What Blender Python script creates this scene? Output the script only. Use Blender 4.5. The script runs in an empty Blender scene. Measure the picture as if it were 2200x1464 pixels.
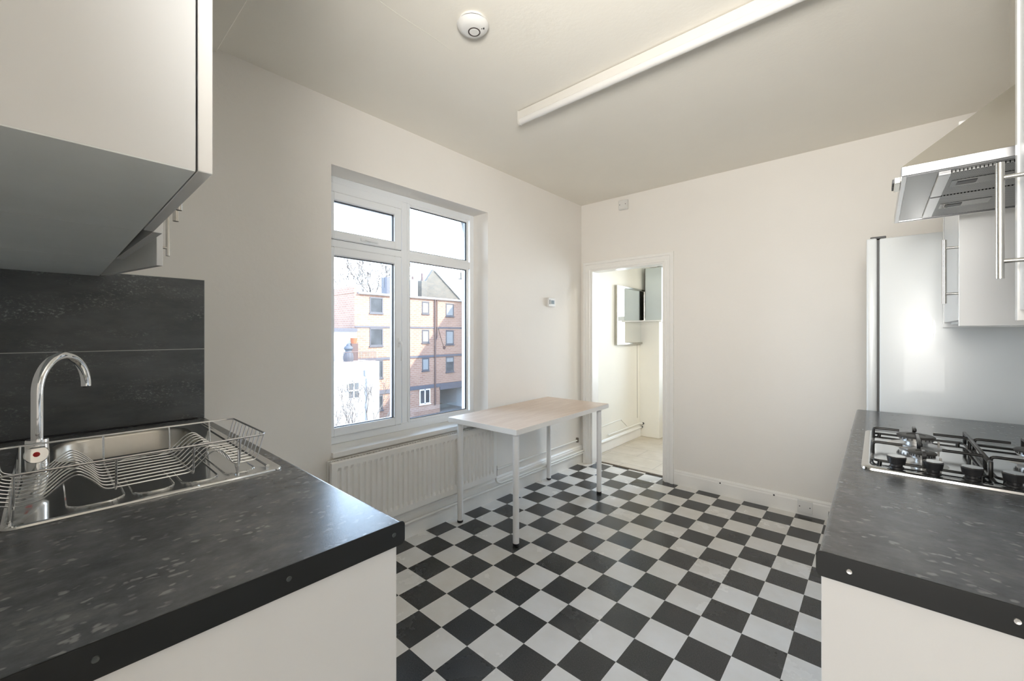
import bpy, bmesh, math, random
from mathutils import Vector, Matrix
from math import sin, cos, pi, sqrt, tan, radians

# ------------------------------------------------------------------ camera, world, light, exposure
S = 0.168                      # edge of one floor tile, metres
CAM = Vector((1.6176, -1.1647, 1.3054))
YAW = -0.7246
scene = bpy.context.scene
cd = bpy.data.cameras.new('camera')
cam = bpy.data.objects.new('camera', cd)
scene.collection.objects.link(cam)
cam.location = CAM
cam.rotation_euler = (pi / 2, 0, -YAW)
cd.sensor_fit = 'HORIZONTAL'
cd.sensor_width = 36.0
cd.lens = 36.0 * 886.2 / 2200.0
cd.shift_y = -(732 - 717.2) / 2200.0
cd.clip_start = 0.02
cd.clip_end = 500
scene.camera = cam

vs = scene.view_settings
vs.view_transform = 'Standard'
vs.look = 'None'
vs.gamma = 1.0
vs.use_curve_mapping = False
vs.exposure = 0.42
scene.display_settings.display_device = 'sRGB'

scene.cycles.max_bounces = 14
scene.cycles.diffuse_bounces = 8
scene.cycles.glossy_bounces = 6
scene.cycles.transparent_max_bounces = 16
scene.cycles.sample_clamp_indirect = 12.0
scene.cycles.caustics_reflective = False
scene.cycles.caustics_refractive = False

SKY = 9.5
world = bpy.data.worlds.new('sky')
scene.world = world
world.use_nodes = True
wn, wl = world.node_tree.nodes, world.node_tree.links
wn.clear()
wtc = wn.new('ShaderNodeTexCoord')
wsep = wn.new('ShaderNodeSeparateXYZ')
wl.new(wtc.outputs['Generated'], wsep.inputs[0])
wr = wn.new('ShaderNodeValToRGB')
wl.new(wsep.outputs['Z'], wr.inputs[0])
e = wr.color_ramp.elements
e[0].position = 0.0
e[0].color = (0.86, 0.92, 1.0, 1)
e[1].position = 0.9
e[1].color = (0.36, 0.54, 0.92, 1)
e2 = wr.color_ramp.elements.new(0.28)
e2.color = (0.58, 0.76, 1.0, 1)
wb = wn.new('ShaderNodeBackground')
wb.inputs['Strength'].default_value = SKY
wl.new(wr.outputs[0], wb.inputs['Color'])
wo = wn.new('ShaderNodeOutputWorld')
wl.new(wb.outputs[0], wo.inputs['Surface'])

sd = bpy.data.lights.new('sun', 'SUN')
sd.energy = 14.0
sd.angle = radians(0.7)
sd.color = (1.0, 0.90, 0.76)
sun = bpy.data.objects.new('sun', sd)
scene.collection.objects.link(sun)
SUND = Vector((-1, -0.75, -0.88)).normalized()
sun.rotation_euler = SUND.to_track_quat('-Z', 'Y').to_euler()

def area(name, loc, target, sx, sy, watts, col):
    d = bpy.data.lights.new(name, 'AREA')
    d.shape = 'RECTANGLE'
    d.size, d.size_y = sx, sy
    d.energy = watts
    d.color = col
    o = bpy.data.objects.new(name, d)
    scene.collection.objects.link(o)
    o.location = loc
    o.rotation_euler = (Vector(target) - Vector(loc)).to_track_quat('-Z', 'Y').to_euler()
    return o
# unseen fill lights added behind the camera: a panel and an upward spot
area('hall_fill', (1.52, -4.0, 1.05), (1.45, 0.5, 1.5), 1.2, 1.7, 36, (1.0, 0.985, 0.97))
bd_ = bpy.data.lights.new('bounce_fill', 'SPOT')
bd_.energy = 180
bd_.spot_size = radians(100)
bd_.spot_blend = 1.0
bd_.shadow_soft_size = 0.22
bd_.color = (1.0, 0.975, 0.93)
bo_ = bpy.data.objects.new('bounce_fill', bd_)
scene.collection.objects.link(bo_)
bo_.location = (1.62, -1.27, 1.72)
bo_.rotation_euler = (Vector((0.45, 1.5, 2.55)) - bo_.location).to_track_quat('-Z', 'Y').to_euler()

# unseen fill light added to brighten the far room
area('far_room_fill', (0.9, 3.3, 2.43), (0.9, 3.3, 0.0), 0.4, 0.4, 12, (1.0, 0.95, 0.86))

# ------------------------------------------------------------------ helpers
COL = scene.collection

def tag(o, label=None, cat=None, group=None, kind=None):
    if label: o['label'] = label
    if cat: o['category'] = cat
    if group: o['group'] = group
    if kind: o['kind'] = kind
    return o

def empty(name, loc=(0, 0, 0), rz=0.0, **kw):
    o = bpy.data.objects.new(name, None)
    o.empty_display_size = 0.05
    o.location = loc
    o.rotation_euler = (0, 0, rz)
    COL.objects.link(o)
    return tag(o, **kw)

def obj(name, bm, mat=None, parent=None, local=False, smooth=False, **kw):
    me = bpy.data.meshes.new(name)
    bmesh.ops.recalc_face_normals(bm, faces=bm.faces[:])
    bm.to_mesh(me)
    bm.free()
    if mat is not None:
        for m in (mat if isinstance(mat, (list, tuple)) else [mat]):
            me.materials.append(m)
    if smooth:
        me.shade_smooth()
        try:
            me.set_sharp_from_angle(angle=radians(smooth if smooth is not True else 40))
        except Exception:
            pass
    o = bpy.data.objects.new(name, me)
    COL.objects.link(o)
    if parent is not None:
        o.parent = parent
        if parent.type == 'EMPTY' and not local:
            o.location = -parent.location
    return tag(o, **kw)

def copy_tree(o, parent=None):
    c = o.copy()
    COL.objects.link(c)
    if parent is not None:
        c.parent = parent
    for ch in [k for k in ALLOBJ() if k.parent == o]:
        copy_tree(ch, c)
    return c

def ALLOBJ():
    return list(bpy.data.objects)

def B():
    return bmesh.new()

def merge(bm, other, mi=0):
    me = bpy.data.meshes.new('tmp')
    for f in other.faces:
        f.material_index = mi
    other.to_mesh(me)
    other.free()
    bm.from_mesh(me)
    bpy.data.meshes.remove(me)

def box(bm, x0, x1, y0, y1, z0, z1, bev=0.0, seg=2, mi=0, rot=None, at=None):
    t = bmesh.new()
    v = [t.verts.new((x, y, z)) for z in (z0, z1) for y in (y0, y1) for x in (x0, x1)]
    for f in ((0, 2, 3, 1), (4, 5, 7, 6), (0, 1, 5, 4), (2, 6, 7, 3), (0, 4, 6, 2), (1, 3, 7, 5)):
        t.faces.new([v[i] for i in f])
    bmesh.ops.recalc_face_normals(t, faces=t.faces[:])
    if bev > 0:
        bmesh.ops.bevel(t, geom=t.edges[:], offset=bev, segments=seg, profile=0.5, affect='EDGES')
    if rot is not None:
        bmesh.ops.rotate(t, verts=t.verts[:], cent=at or (0, 0, 0), matrix=rot)
    merge(bm, t, mi)
    return bm

def prism(bm, pts, axis, a0, a1, mi=0, bev=0.0):
    """closed 2-D outline swept along an axis; pts are the two other coordinates in x,y,z order"""
    t = bmesh.new()
    def mk(p, a):
        if axis == 'x': return (a, p[0], p[1])
        if axis == 'y': return (p[0], a, p[1])
        return (p[0], p[1], a)
    lo = [t.verts.new(mk(p, a0)) for p in pts]
    hi = [t.verts.new(mk(p, a1)) for p in pts]
    t.faces.new(lo[::-1])
    t.faces.new(hi)
    n = len(pts)
    for i in range(n):
        t.faces.new((lo[i], lo[(i + 1) % n], hi[(i + 1) % n], hi[i]))
    bmesh.ops.recalc_face_normals(t, faces=t.faces[:])
    if bev > 0:
        bmesh.ops.bevel(t, geom=t.edges[:], offset=bev, segments=2, profile=0.5, affect='EDGES')
    merge(bm, t, mi)
    return bm

def cyl(bm, p0, p1, r, r1=None, n=20, mi=0, cap=True):
    p0, p1 = Vector(p0), Vector(p1)
    d = p1 - p0
    L = d.length
    t = bmesh.new()
    bmesh.ops.create_cone(t, cap_ends=cap, segments=n, radius1=r, radius2=r if r1 is None else r1, depth=L)
    q = Vector((0, 0, 1)).rotation_difference(d.normalized()).to_matrix().to_4x4()
    bmesh.ops.transform(t, matrix=Matrix.Translation((p0 + p1) / 2) @ q, verts=t.verts[:])
    merge(bm, t, mi)
    return bm

def tube(bm, pts, r, n=10, mi=0, closed=False, radii=None):
    pts = [Vector(p) for p in pts]
    N = len(pts)
    t = bmesh.new()
    rings = []
    prev = None
    for i, p in enumerate(pts):
        if closed:
            d = (pts[(i + 1) % N] - pts[i - 1])
        else:
            d = pts[min(i + 1, N - 1)] - pts[max(i - 1, 0)]
        if d.length < 1e-9:
            d = Vector((0, 0, 1))
        d.normalize()
        if prev is None:
            a = Vector((0, 0, 1)) if abs(d.z) < 0.9 else Vector((1, 0, 0))
            u = d.cross(a).normalized()
        else:
            u = prev - d * prev.dot(d)
            u = u.normalized() if u.length > 1e-6 else d.orthogonal().normalized()
        prev = u
        w = d.cross(u)
        rr = radii[i] if radii else r
        rings.append([t.verts.new(p + (u * cos(2 * pi * k / n) + w * sin(2 * pi * k / n)) * rr) for k in range(n)])
    M = N if closed else N - 1
    for i in range(M):
        a, b = rings[i], rings[(i + 1) % N]
        off = 0
        if closed and i == N - 1:
            off = min(range(n), key=lambda s: (a[0].co - b[s].co).length)
        for k in range(n):
            t.faces.new((a[k], a[(k + 1) % n], b[(k + 1 + off) % n], b[(k + off) % n]))
    if not closed:
        t.faces.new(rings[0][::-1])
        t.faces.new(rings[-1])
    merge(bm, t, mi)
    return bm

def lathe(bm, prof, c, axis=(0, 0, 1), n=32, mi=0):
    """prof: list of (radius, height) revolved about axis through c"""
    t = bmesh.new()
    rings = []
    for r, h in prof:
        if r < 1e-6:
            rings.append([t.verts.new((0, 0, h))])
        else:
            rings.append([t.verts.new((r * cos(2 * pi * k / n), r * sin(2 * pi * k / n), h)) for k in range(n)])
    for a, b in zip(rings, rings[1:]):
        if len(a) == 1 and len(b) == 1: continue
        for k in range(n):
            k2 = (k + 1) % n
            if len(a) == 1: t.faces.new((a[0], b[k], b[k2]))
            elif len(b) == 1: t.faces.new((a[k], a[k2], b[0]))
            else: t.faces.new((a[k], a[k2], b[k2], b[k]))
    for rg in (rings[0], rings[-1]):
        if len(rg) > 1: t.faces.new(rg)
    q = Vector((0, 0, 1)).rotation_difference(Vector(axis).normalized()).to_matrix().to_4x4()
    bmesh.ops.transform(t, matrix=Matrix.Translation(Vector(c)) @ q, verts=t.verts[:])
    bmesh.ops.recalc_face_normals(t, faces=t.faces[:])
    merge(bm, t, mi)
    return bm

def rrect(x0, x1, y0, y1, r, n=6):
    """rounded rectangle outline, counter-clockwise"""
    out = []
    for cx, cy, a in ((x1 - r, y1 - r, 0), (x0 + r, y1 - r, pi / 2), (x0 + r, y0 + r, pi), (x1 - r, y0 + r, 1.5 * pi)):
        for k in range(n + 1):
            t = a + pi / 2 * k / n
            out.append((cx + r * cos(t), cy + r * sin(t)))
    return out

def fillet(pts, r, n=5):
    """round the inner corners of an open 3-D polyline"""
    P = [Vector(p) for p in pts]
    out = [P[0]]
    for i in range(1, len(P) - 1):
        a, b = (P[i - 1] - P[i]), (P[i + 1] - P[i])
        d = min(r, a.length * 0.49, b.length * 0.49)
        p0, p2 = P[i] + a.normalized() * d, P[i] + b.normalized() * d
        for k in range(n + 1):
            t = k / n
            out.append(p0 * (1 - t) ** 2 + P[i] * 2 * t * (1 - t) + p2 * t * t)
    out.append(P[-1])
    return out

def ring_x(bm, y0, y1, z0, z1, wy0, wy1, wz0, wz1, x0, x1, mi=0, bev=0.004):
    """a rectangular frame lying in a plane of constant x"""
    box(bm, x0, x1, y0, y0 + wy0, z0, z1, bev, 1, mi)
    box(bm, x0, x1, y1 - wy1, y1, z0, z1, bev, 1, mi)
    box(bm, x0, x1, y0 + wy0 - bev, y1 - wy1 + bev, z0, z0 + wz0, bev, 1, mi)
    box(bm, x0, x1, y0 + wy0 - bev, y1 - wy1 + bev, z1 - wz1, z1, bev, 1, mi)
    return bm

# ------------------------------------------------------------------ materials
def newmat(name):
    m = bpy.data.materials.new(name)
    m.use_nodes = True
    nt = m.node_tree
    return m, nt, nt.nodes['Principled BSDF']

def N(nt, typ, **kw):
    n = nt.nodes.new(typ)
    for k, v in kw.items():
        if k in n.inputs.keys() if hasattr(n.inputs, 'keys') else False:
            n.inputs[k].default_value = v
        else:
            setattr(n, k, v)
    return n

def ramp(nt, src, stops):
    r = nt.nodes.new('ShaderNodeValToRGB')
    el = r.color_ramp.elements
    el[0].position, el[0].color = stops[0][0], (*stops[0][1], 1)
    el[1].position, el[1].color = stops[-1][0], (*stops[-1][1], 1)
    for p, c in stops[1:-1]:
        x = el.new(p)
        x.color = (*c, 1)
    nt.links.new(src, r.inputs[0])
    return r.outputs[0]

def noise(nt, scale, detail=4, rough=0.6, stretch=(1, 1, 1), coord='Object', rot=(0, 0, 0)):
    tc = nt.nodes.new('ShaderNodeTexCoord')
    mp = nt.nodes.new('ShaderNodeMapping')
    mp.inputs['Scale'].default_value = stretch
    mp.inputs['Rotation'].default_value = rot
    nt.links.new(tc.outputs[coord], mp.inputs[0])
    n = nt.nodes.new('ShaderNodeTexNoise')
    n.inputs['Scale'].default_value = scale
    n.inputs['Detail'].default_value = detail
    n.inputs['Roughness'].default_value = rough
    nt.links.new(mp.outputs[0], n.inputs['Vector'])
    return n.outputs[0]

def bump(nt, bsdf, src, strength=0.2, dist=0.002):
    b = nt.nodes.new('ShaderNodeBump')
    b.inputs['Strength'].default_value = strength
    b.inputs['Distance'].default_value = dist
    nt.links.new(src, b.inputs['Height'])
    nt.links.new(b.outputs[0], bsdf.inputs['Normal'])

def mixc(nt, fac, a, b, mode='MIX'):
    m = nt.nodes.new('ShaderNodeMix')
    m.data_type = 'RGBA'
    m.blend_type = mode
    for key, v in ((0, fac), (6, a), (7, b)):
        if isinstance(v, (int, float)):
            m.inputs[key].default_value = v
        elif isinstance(v, tuple):
            m.inputs[key].default_value = (*v, 1)
        else:
            nt.links.new(v, m.inputs[key])
    return m.outputs[2]

def simple(name, col, rough=0.5, metal=0.0, var=0.06, vscale=6.0, spec=None, coat=0.0, bumps=None):
    m, nt, b = newmat(name)
    c2 = tuple(max(0, c * (1 - var)) for c in col)
    if var > 0:
        nz = noise(nt, vscale, 3)
        nt.links.new(ramp(nt, nz, [(0.3, c2), (0.7, col)]), b.inputs['Base Color'])
    else:
        b.inputs['Base Color'].default_value = (*col, 1)
    b.inputs['Roughness'].default_value = rough
    b.inputs['Metallic'].default_value = metal
    if spec is not None: b.inputs['Specular IOR Level'].default_value = spec
    if coat: b.inputs['Coat Weight'].default_value = coat
    if bumps:
        bump(nt, b, noise(nt, bumps[0], 4), bumps[1], bumps[2])
    return m

M = {}
M['wall'] = simple('wall_paint', (0.785, 0.755, 0.71), 0.7, var=0.03, vscale=1.5, bumps=(40, 0.25, 0.003))
M['ceil'] = simple('ceiling_paint', (0.80, 0.765, 0.69), 0.8, var=0.03, vscale=2, bumps=(60, 0.2, 0.003))
M['gloss'] = simple('white_gloss_paint', (0.82, 0.805, 0.77), 0.35, var=0.03, vscale=9, bumps=(25, 0.15, 0.002))
M['room2'] = simple('cream_wall_paint', (0.80, 0.78, 0.71), 0.7, var=0.03, vscale=2)
M['upvc'] = simple('white_window_plastic', (0.80, 0.82, 0.84), 0.3, var=0.02, vscale=3)
M['gasket'] = simple('black_rubber_gasket', (0.02, 0.02, 0.022), 0.6, var=0)
M['unit'] = simple('white_cabinet_laminate', (0.70, 0.71, 0.715), 0.30, var=0.015, vscale=2)
M['unitgloss'] = simple('white_gloss_laminate', (0.80, 0.80, 0.79), 0.12, var=0.01, vscale=2, coat=0.4)
M['underside'] = simple('grey_cabinet_underside', (0.74, 0.78, 0.78), 0.35, var=0.08, vscale=5)
M['carcass'] = simple('cream_cabinet_inside', (0.70, 0.69, 0.60), 0.5, var=0.03)
M['dark'] = simple('black_plastic', (0.018, 0.018, 0.02), 0.4, var=0)
M['strip'] = simple('black_metal_edge_strip', (0.008, 0.010, 0.011), 0.38, spec=0.35, var=0.2, vscale=14)
M['screw'] = simple('steel_screw', (0.55, 0.55, 0.55), 0.35, metal=1.0, var=0)
M['screwdark'] = simple('blackened_screw', (0.10, 0.11, 0.11), 0.4, metal=1.0, var=0)
M['chrome'] = simple('chrome', (0.88, 0.89, 0.90), 0.05, metal=1.0, var=0)
M['nickel'] = simple('brushed_nickel', (0.62, 0.60, 0.56), 0.25, metal=1.0, var=0.05, vscale=80)
M['wire'] = simple('rack_wire', (0.70, 0.71, 0.72), 0.25, metal=1.0, var=0)
M['red'] = simple('red_enamel', (0.65, 0.01, 0.015), 0.3, var=0)
M['castiron'] = simple('black_enamelled_iron', (0.012, 0.012, 0.012), 0.3, var=0.2, vscale=60)
M['burner'] = simple('burner_cap', (0.07, 0.068, 0.065), 0.5, var=0.3, vscale=60)
M['alu'] = simple('burner_aluminium', (0.70, 0.70, 0.70), 0.35, metal=1.0, var=0.1, vscale=60)
M['lampbody'] = simple('white_lamp_casing', (0.63, 0.605, 0.56), 0.4, var=0.02)
M['diffuser'] = simple('white_lamp_diffuser', (0.66, 0.645, 0.62), 0.25, var=0.02)
M['plastic'] = simple('white_plastic', (0.70, 0.69, 0.665), 0.35, var=0.02)
M['fridge'] = simple('white_fridge_enamel', (0.68, 0.70, 0.70), 0.30, var=0.01, coat=0.3)
M['legpaint'] = simple('white_table_leg', (0.82, 0.82, 0.82), 0.3, var=0.02)
M['radiator'] = simple('white_radiator_enamel', (0.80, 0.785, 0.755), 0.35, var=0.02)
M['pipe'] = simple('white_painted_pipe', (0.80, 0.79, 0.75), 0.3, var=0.05, vscale=20)
M['brass'] = simple('tarnished_valve', (0.25, 0.22, 0.18), 0.45, metal=0.8, var=0.3, vscale=40)
M['tile2'] = None

# chequered vinyl floor
m, nt, b = newmat('chequered_vinyl')
tc = nt.nodes.new('ShaderNodeTexCoord')
sp = nt.nodes.new('ShaderNodeSeparateXYZ')
nt.links.new(tc.outputs['Object'], sp.inputs[0])
def mth(nt, op, a, b_=None, c_=None):
    n = nt.nodes.new('ShaderNodeMath')
    n.operation = op
    for i, v in enumerate((a, b_, c_)):
        if v is None: continue
        if isinstance(v, (int, float)): n.inputs[i].default_value = v
        else: nt.links.new(v, n.inputs[i])
    return n.outputs[0]
fx = mth(nt, 'FLOOR', mth(nt, 'DIVIDE', sp.outputs['X'], S))
fy = mth(nt, 'FLOOR', mth(nt, 'DIVIDE', sp.outputs['Y'], S))
par = mth(nt, 'FLOORED_MODULO', mth(nt, 'ADD', fx, fy), 2.0)
nz = noise(nt, 5, 5)
white = ramp(nt, nz, [(0.3, (0.66, 0.64, 0.60)), (0.7, (0.74, 0.73, 0.71))])
dk0 = ramp(nt, noise(nt, 220, 3), [(0.40, (0.024, 0.026, 0.027)), (0.75, (0.052, 0.054, 0.054))])
dk = mixc(nt, ramp(nt, noise(nt, 9, 8, 0.75), [(0.62, (0, 0, 0)), (0.80, (0.35, 0.35, 0.35))]), dk0, (0.12, 0.125, 0.13))
nt.links.new(mixc(nt, par, white, dk), b.inputs['Base Color'])
rg = ramp(nt, noise(nt, 3.5, 6), [(0.3, (0.20,) * 3), (0.75, (0.31,) * 3)])
nt.links.new(rg, b.inputs['Roughness'])
b.inputs['Specular IOR Level'].default_value = 0.45
bump(nt, b, noise(nt, 350, 2), 0.10, 0.001)
M['floor'] = m

# cream stone tiles of the second room
m, nt, b = newmat('beige_floor_tiles')
tc = nt.nodes.new('ShaderNodeTexCoord')
br = nt.nodes.new('ShaderNodeTexBrick')
br.offset = 0.5
br.inputs['Scale'].default_value = 1.0
br.inputs['Brick Width'].default_value = 0.6
br.inputs['Row Height'].default_value = 0.3
br.inputs['Mortar Size'].default_value = 0.003
br.inputs['Color1'].default_value = (0.60, 0.54, 0.46, 1)
br.inputs['Color2'].default_value = (0.64, 0.59, 0.50, 1)
br.inputs['Mortar'].default_value = (0.42, 0.38, 0.32, 1)
nt.links.new(tc.outputs['Object'], br.inputs['Vector'])
cl = ramp(nt, noise(nt, 5, 5), [(0.3, (0.82, 0.80, 0.76)), (0.7, (1, 1, 1))])
nt.links.new(mixc(nt, 1.0, br.outputs['Color'], cl, 'MULTIPLY'), b.inputs['Base Color'])
b.inputs['Roughness'].default_value = 0.4
M['tile2'] = m

# dark flecked worktop laminate (flecks run along x on one, y on the other)
def worktop(name, stretch, rz):
    m, nt, b = newmat(name)
    base = ramp(nt, noise(nt, 14, 7, 0.7, stretch), [(0.28, (0.048, 0.054, 0.063)), (0.50, (0.092, 0.099, 0.109)), (0.78, (0.175, 0.182, 0.19))])
    tc = nt.nodes.new('ShaderNodeTexCoord')
    mp = nt.nodes.new('ShaderNodeMapping')
    mp.inputs['Scale'].default_value = stretch
    nt.links.new(tc.outputs['Object'], mp.inputs[0])
    n0 = nt.nodes.new('ShaderNodeTexNoise')
    n0.inputs['Scale'].default_value = 60
    nt.links.new(mp.outputs[0], n0.inputs['Vector'])
    va = nt.nodes.new('ShaderNodeMixRGB')
    va.inputs[0].default_value = 0.022
    nt.links.new(mp.outputs[0], va.inputs[1])
    nt.links.new(n0.outputs['Color'], va.inputs[2])
    vo = nt.nodes.new('ShaderNodeTexVoronoi')
    vo.inputs['Scale'].default_value = 62
    nt.links.new(va.outputs[0], vo.inputs['Vector'])
    spot = ramp(nt, vo.outputs['Distance'], [(0.20, (1, 1, 1)), (0.33, (0, 0, 0))])
    wn_ = ramp(nt, noise(nt, 22, 2, 0.5, stretch), [(0.44, (0, 0, 0)), (0.58, (1, 1, 1))])
    fac = mixc(nt, 1.0, spot, wn_, 'MULTIPLY')
    bw = nt.nodes.new('ShaderNodeRGBToBW')
    nt.links.new(fac, bw.inputs[0])
    fa = mth(nt, 'MULTIPLY', bw.outputs[0], 0.6)
    nt.links.new(mixc(nt, fa, base, (0.32, 0.325, 0.34)), b.inputs['Base Color'])
    b.inputs['Roughness'].default_value = 0.25
    b.inputs['Specular IOR Level'].default_value = 0.6
    bump(nt, b, noise(nt, 300, 2), 0.12, 0.0008)
    return m
M['worktopL'] = worktop('dark_flecked_laminate', (1.0, 0.7, 1.0), 0)
M['worktopR'] = worktop('grey_flecked_laminate', (0.7, 1.0, 1.0), 0)

# splashback tile
m, nt, b = newmat('charcoal_veined_tile')
base = ramp(nt, noise(nt, 7, 8, 0.65, (1, 0.6, 1.6)), [(0.3, (0.050, 0.056, 0.059)), (0.75, (0.12, 0.126, 0.13))])
vein = ramp(nt, noise(nt, 130, 4, 0.75, (1, 0.7, 1.2)), [(0.54, (0, 0, 0)), (0.66, (1, 1, 1))])
mask = ramp(nt, noise(nt, 7.5, 5, 0.6, (1, 0.55, 1.6)), [(0.47, (0, 0, 0)), (0.66, (1, 1, 1))])
bw = nt.nodes.new('ShaderNodeRGBToBW')
nt.links.new(mixc(nt, 1.0, vein, mask, 'MULTIPLY'), bw.inputs[0])
nt.links.new(mixc(nt, mth(nt, 'MULTIPLY', bw.outputs[0], 0.7), base, (0.34, 0.35, 0.35)), b.inputs['Base Color'])
b.inputs['Roughness'].default_value = 0.32
M['splash'] = m
M['grout'] = simple('pale_grout', (0.55, 0.55, 0.53), 0.7, var=0.1)

# table top: pale wood grain foil
m, nt, b = newmat('pale_wood_foil')
g = noise(nt, 9, 6, 0.6, (5, 0.5, 1))
nt.links.new(ramp(nt, g, [(0.3, (0.60, 0.46, 0.36)), (0.7, (0.70, 0.57, 0.46))]), b.inputs['Base Color'])
b.inputs['Roughness'].default_value = 0.35
M['tabletop'] = m
M['tableedge'] = simple('white_table_edging', (0.80, 0.79, 0.77), 0.35, var=0.03)

# stainless steels
def steel(name, col, rough, stretch):
    m, nt, b = newmat(name)
    b.inputs['Metallic'].default_value = 1.0
    g = noise(nt, 60, 4, 0.7, stretch)
    nt.links.new(ramp(nt, g, [(0.3, tuple(c * 0.96 for c in col)), (0.7, col)]), b.inputs['Base Color'])
    nt.links.new(ramp(nt, noise(nt, 9, 5), [(0.3, (rough * 0.9,) * 3), (0.75, (rough * 1.1,) * 3)]), b.inputs['Roughness'])
    return m
M['steel'] = steel('polished_sink_steel', (0.70, 0.71, 0.71), 0.10, (1, 1, 1))
M['bowl'] = steel('satin_bowl_steel', (0.62, 0.60, 0.56), 0.30, (1, 1, 1))
M['hood'] = steel('brushed_hood_steel', (0.60, 0.58, 0.53), 0.24, (1, 8, 1))
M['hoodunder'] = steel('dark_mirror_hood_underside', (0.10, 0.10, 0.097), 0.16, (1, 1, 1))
M['hobsteel'] = steel('hob_steel', (0.55, 0.56, 0.56), 0.10, (1, 1, 1))

# hood grease filter: fine perforated aluminium
m, nt, b = newmat('perforated_filter_mesh')
tc = nt.nodes.new('ShaderNodeTexCoord')
mp = nt.nodes.new('ShaderNodeMapping')
mp.inputs['Scale'].default_value = (1, 1, 0.0)
mp.inputs['Rotation'].default_value = (0, 0, radians(45))
nt.links.new(tc.outputs['Object'], mp.inputs[0])
vo = nt.nodes.new('ShaderNodeTexVoronoi')
vo.inputs['Scale'].default_value = 210
vo.inputs['Randomness'].default_value = 0.0
nt.links.new(mp.outputs[0], vo.inputs['Vector'])
hole = ramp(nt, vo.outputs['Distance'], [(0.30, (0.015, 0.015, 0.015)), (0.42, (0.42, 0.42, 0.41))])
nt.links.new(hole, b.inputs['Base Color'])
b.inputs['Metallic'].default_value = 0.8
b.inputs['Roughness'].default_value = 0.4
M['filter'] = m

# mirror and glass
m, nt, b = newmat('mirror_silver')
b.inputs['Base Color'].default_value = (0.88, 0.90, 0.89, 1)
b.inputs['Metallic'].default_value = 1.0
b.inputs['Roughness'].default_value = 0.01
M['mirror'] = m
def glassmat(name, tint=(0.97, 0.985, 0.98), f=1.45):
    m = bpy.data.materials.new(name)
    m.use_nodes = True
    nt = m.node_tree
    nt.nodes.clear()
    o = nt.nodes.new('ShaderNodeOutputMaterial')
    mx = nt.nodes.new('ShaderNodeMixShader')
    fr = nt.nodes.new('ShaderNodeFresnel')
    fr.inputs['IOR'].default_value = f
    tr = nt.nodes.new('ShaderNodeBsdfTransparent')
    tr.inputs['Color'].default_value = (*tint, 1)
    gl = nt.nodes.new('ShaderNodeBsdfGlossy')
    gl.inputs['Roughness'].default_value = 0.02
    nt.links.new(fr.outputs[0], mx.inputs[0])
    nt.links.new(tr.outputs[0], mx.inputs[1])
    nt.links.new(gl.outputs[0], mx.inputs[2])
    nt.links.new(mx.outputs[0], o.inputs[0])
    return m
M['glass'] = glassmat('window_glass')

# outdoors
def brickmat(name, c1, c2, mo):
    m, nt, b = newmat(name)
    tc = nt.nodes.new('ShaderNodeTexCoord')
    sp = nt.nodes.new('ShaderNodeSeparateXYZ')
    nt.links.new(tc.outputs['Object'], sp.inputs[0])
    u = mth(nt, 'ADD', sp.outputs['X'], sp.outputs['Y'])
    cb = nt.nodes.new('ShaderNodeCombineXYZ')
    nt.links.new(u, cb.inputs[0])
    nt.links.new(sp.outputs['Z'], cb.inputs[1])
    br = nt.nodes.new('ShaderNodeTexBrick')
    br.inputs['Scale'].default_value = 1.0
    br.inputs['Brick Width'].default_value = 0.46
    br.inputs['Row Height'].default_value = 0.17
    br.inputs['Mortar Size'].default_value = 0.018
    br.inputs['Color1'].default_value = (*c1, 1)
    br.inputs['Color2'].default_value = (*c2, 1)
    br.inputs['Mortar'].default_value = (*mo, 1)
    nt.links.new(cb.outputs[0], br.inputs['Vector'])
    cl = ramp(nt, noise(nt, 0.8, 4), [(0.3, (0.85, 0.85, 0.85)), (0.7, (1, 1, 1))])
    nt.links.new(mixc(nt, 1.0, br.outputs['Color'], cl, 'MULTIPLY'), b.inputs['Base Color'])
    b.inputs['Roughness'].default_value = 0.85
    return m
M['brick'] = brickmat('orange_brick', (0.185, 0.100, 0.070), (0.215, 0.125, 0.088), (0.26, 0.20, 0.16))
M['oldbrick'] = brickmat('mottled_old_brick', (0.10, 0.085, 0.065), (0.065, 0.06, 0.05), (0.10, 0.092, 0.08))
M['band'] = simple('slate_grey_band', (0.06, 0.06, 0.072), 0.7, var=0.1)
M['render'] = simple('white_render', (0.42, 0.42, 0.41), 0.8, var=0.05)
M['outframe'] = simple('grey_window_frame', (0.05, 0.05, 0.058), 0.5, var=0)
M['outwhite'] = simple('white_window_frame', (0.5, 0.5, 0.5), 0.5, var=0)
M['outglass'] = simple('distant_window_glass', (0.05, 0.055, 0.06), 0.2, var=0.5, vscale=1.3)
M['blind'] = simple('pale_window_blind', (0.15, 0.155, 0.155), 0.8, var=0.05)
M['brownpipe'] = simple('brown_rainwater_pipe', (0.055, 0.03, 0.027), 0.5, var=0.05)
M['greypipe'] = simple('grey_rainwater_pipe', (0.16, 0.16, 0.17), 0.5, var=0.05)
M['gutter'] = simple('pale_gutter', (0.30, 0.30, 0.32), 0.5, var=0.05)
M['ground'] = simple('pale_yard_paving', (0.13, 0.12, 0.11), 0.9, var=0.2, vscale=1)
M['slate'] = simple('pale_slate_roof', (0.20, 0.175, 0.165), 0.7, var=0.1, vscale=1)
M['bark'] = simple('bare_bark', (0.10, 0.085, 0.075), 0.9, var=0.3)
M['leafy'] = simple('yellow_green_leaves', (0.13, 0.14, 0.07), 0.8, var=0.5, vscale=3)
M['redleaf'] = simple('dry_reddish_leaves', (0.13, 0.09, 0.08), 0.8, var=0.4, vscale=3)
M['figure'] = simple('grey_cover', (0.05, 0.055, 0.065), 0.8, var=0.1)
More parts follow.
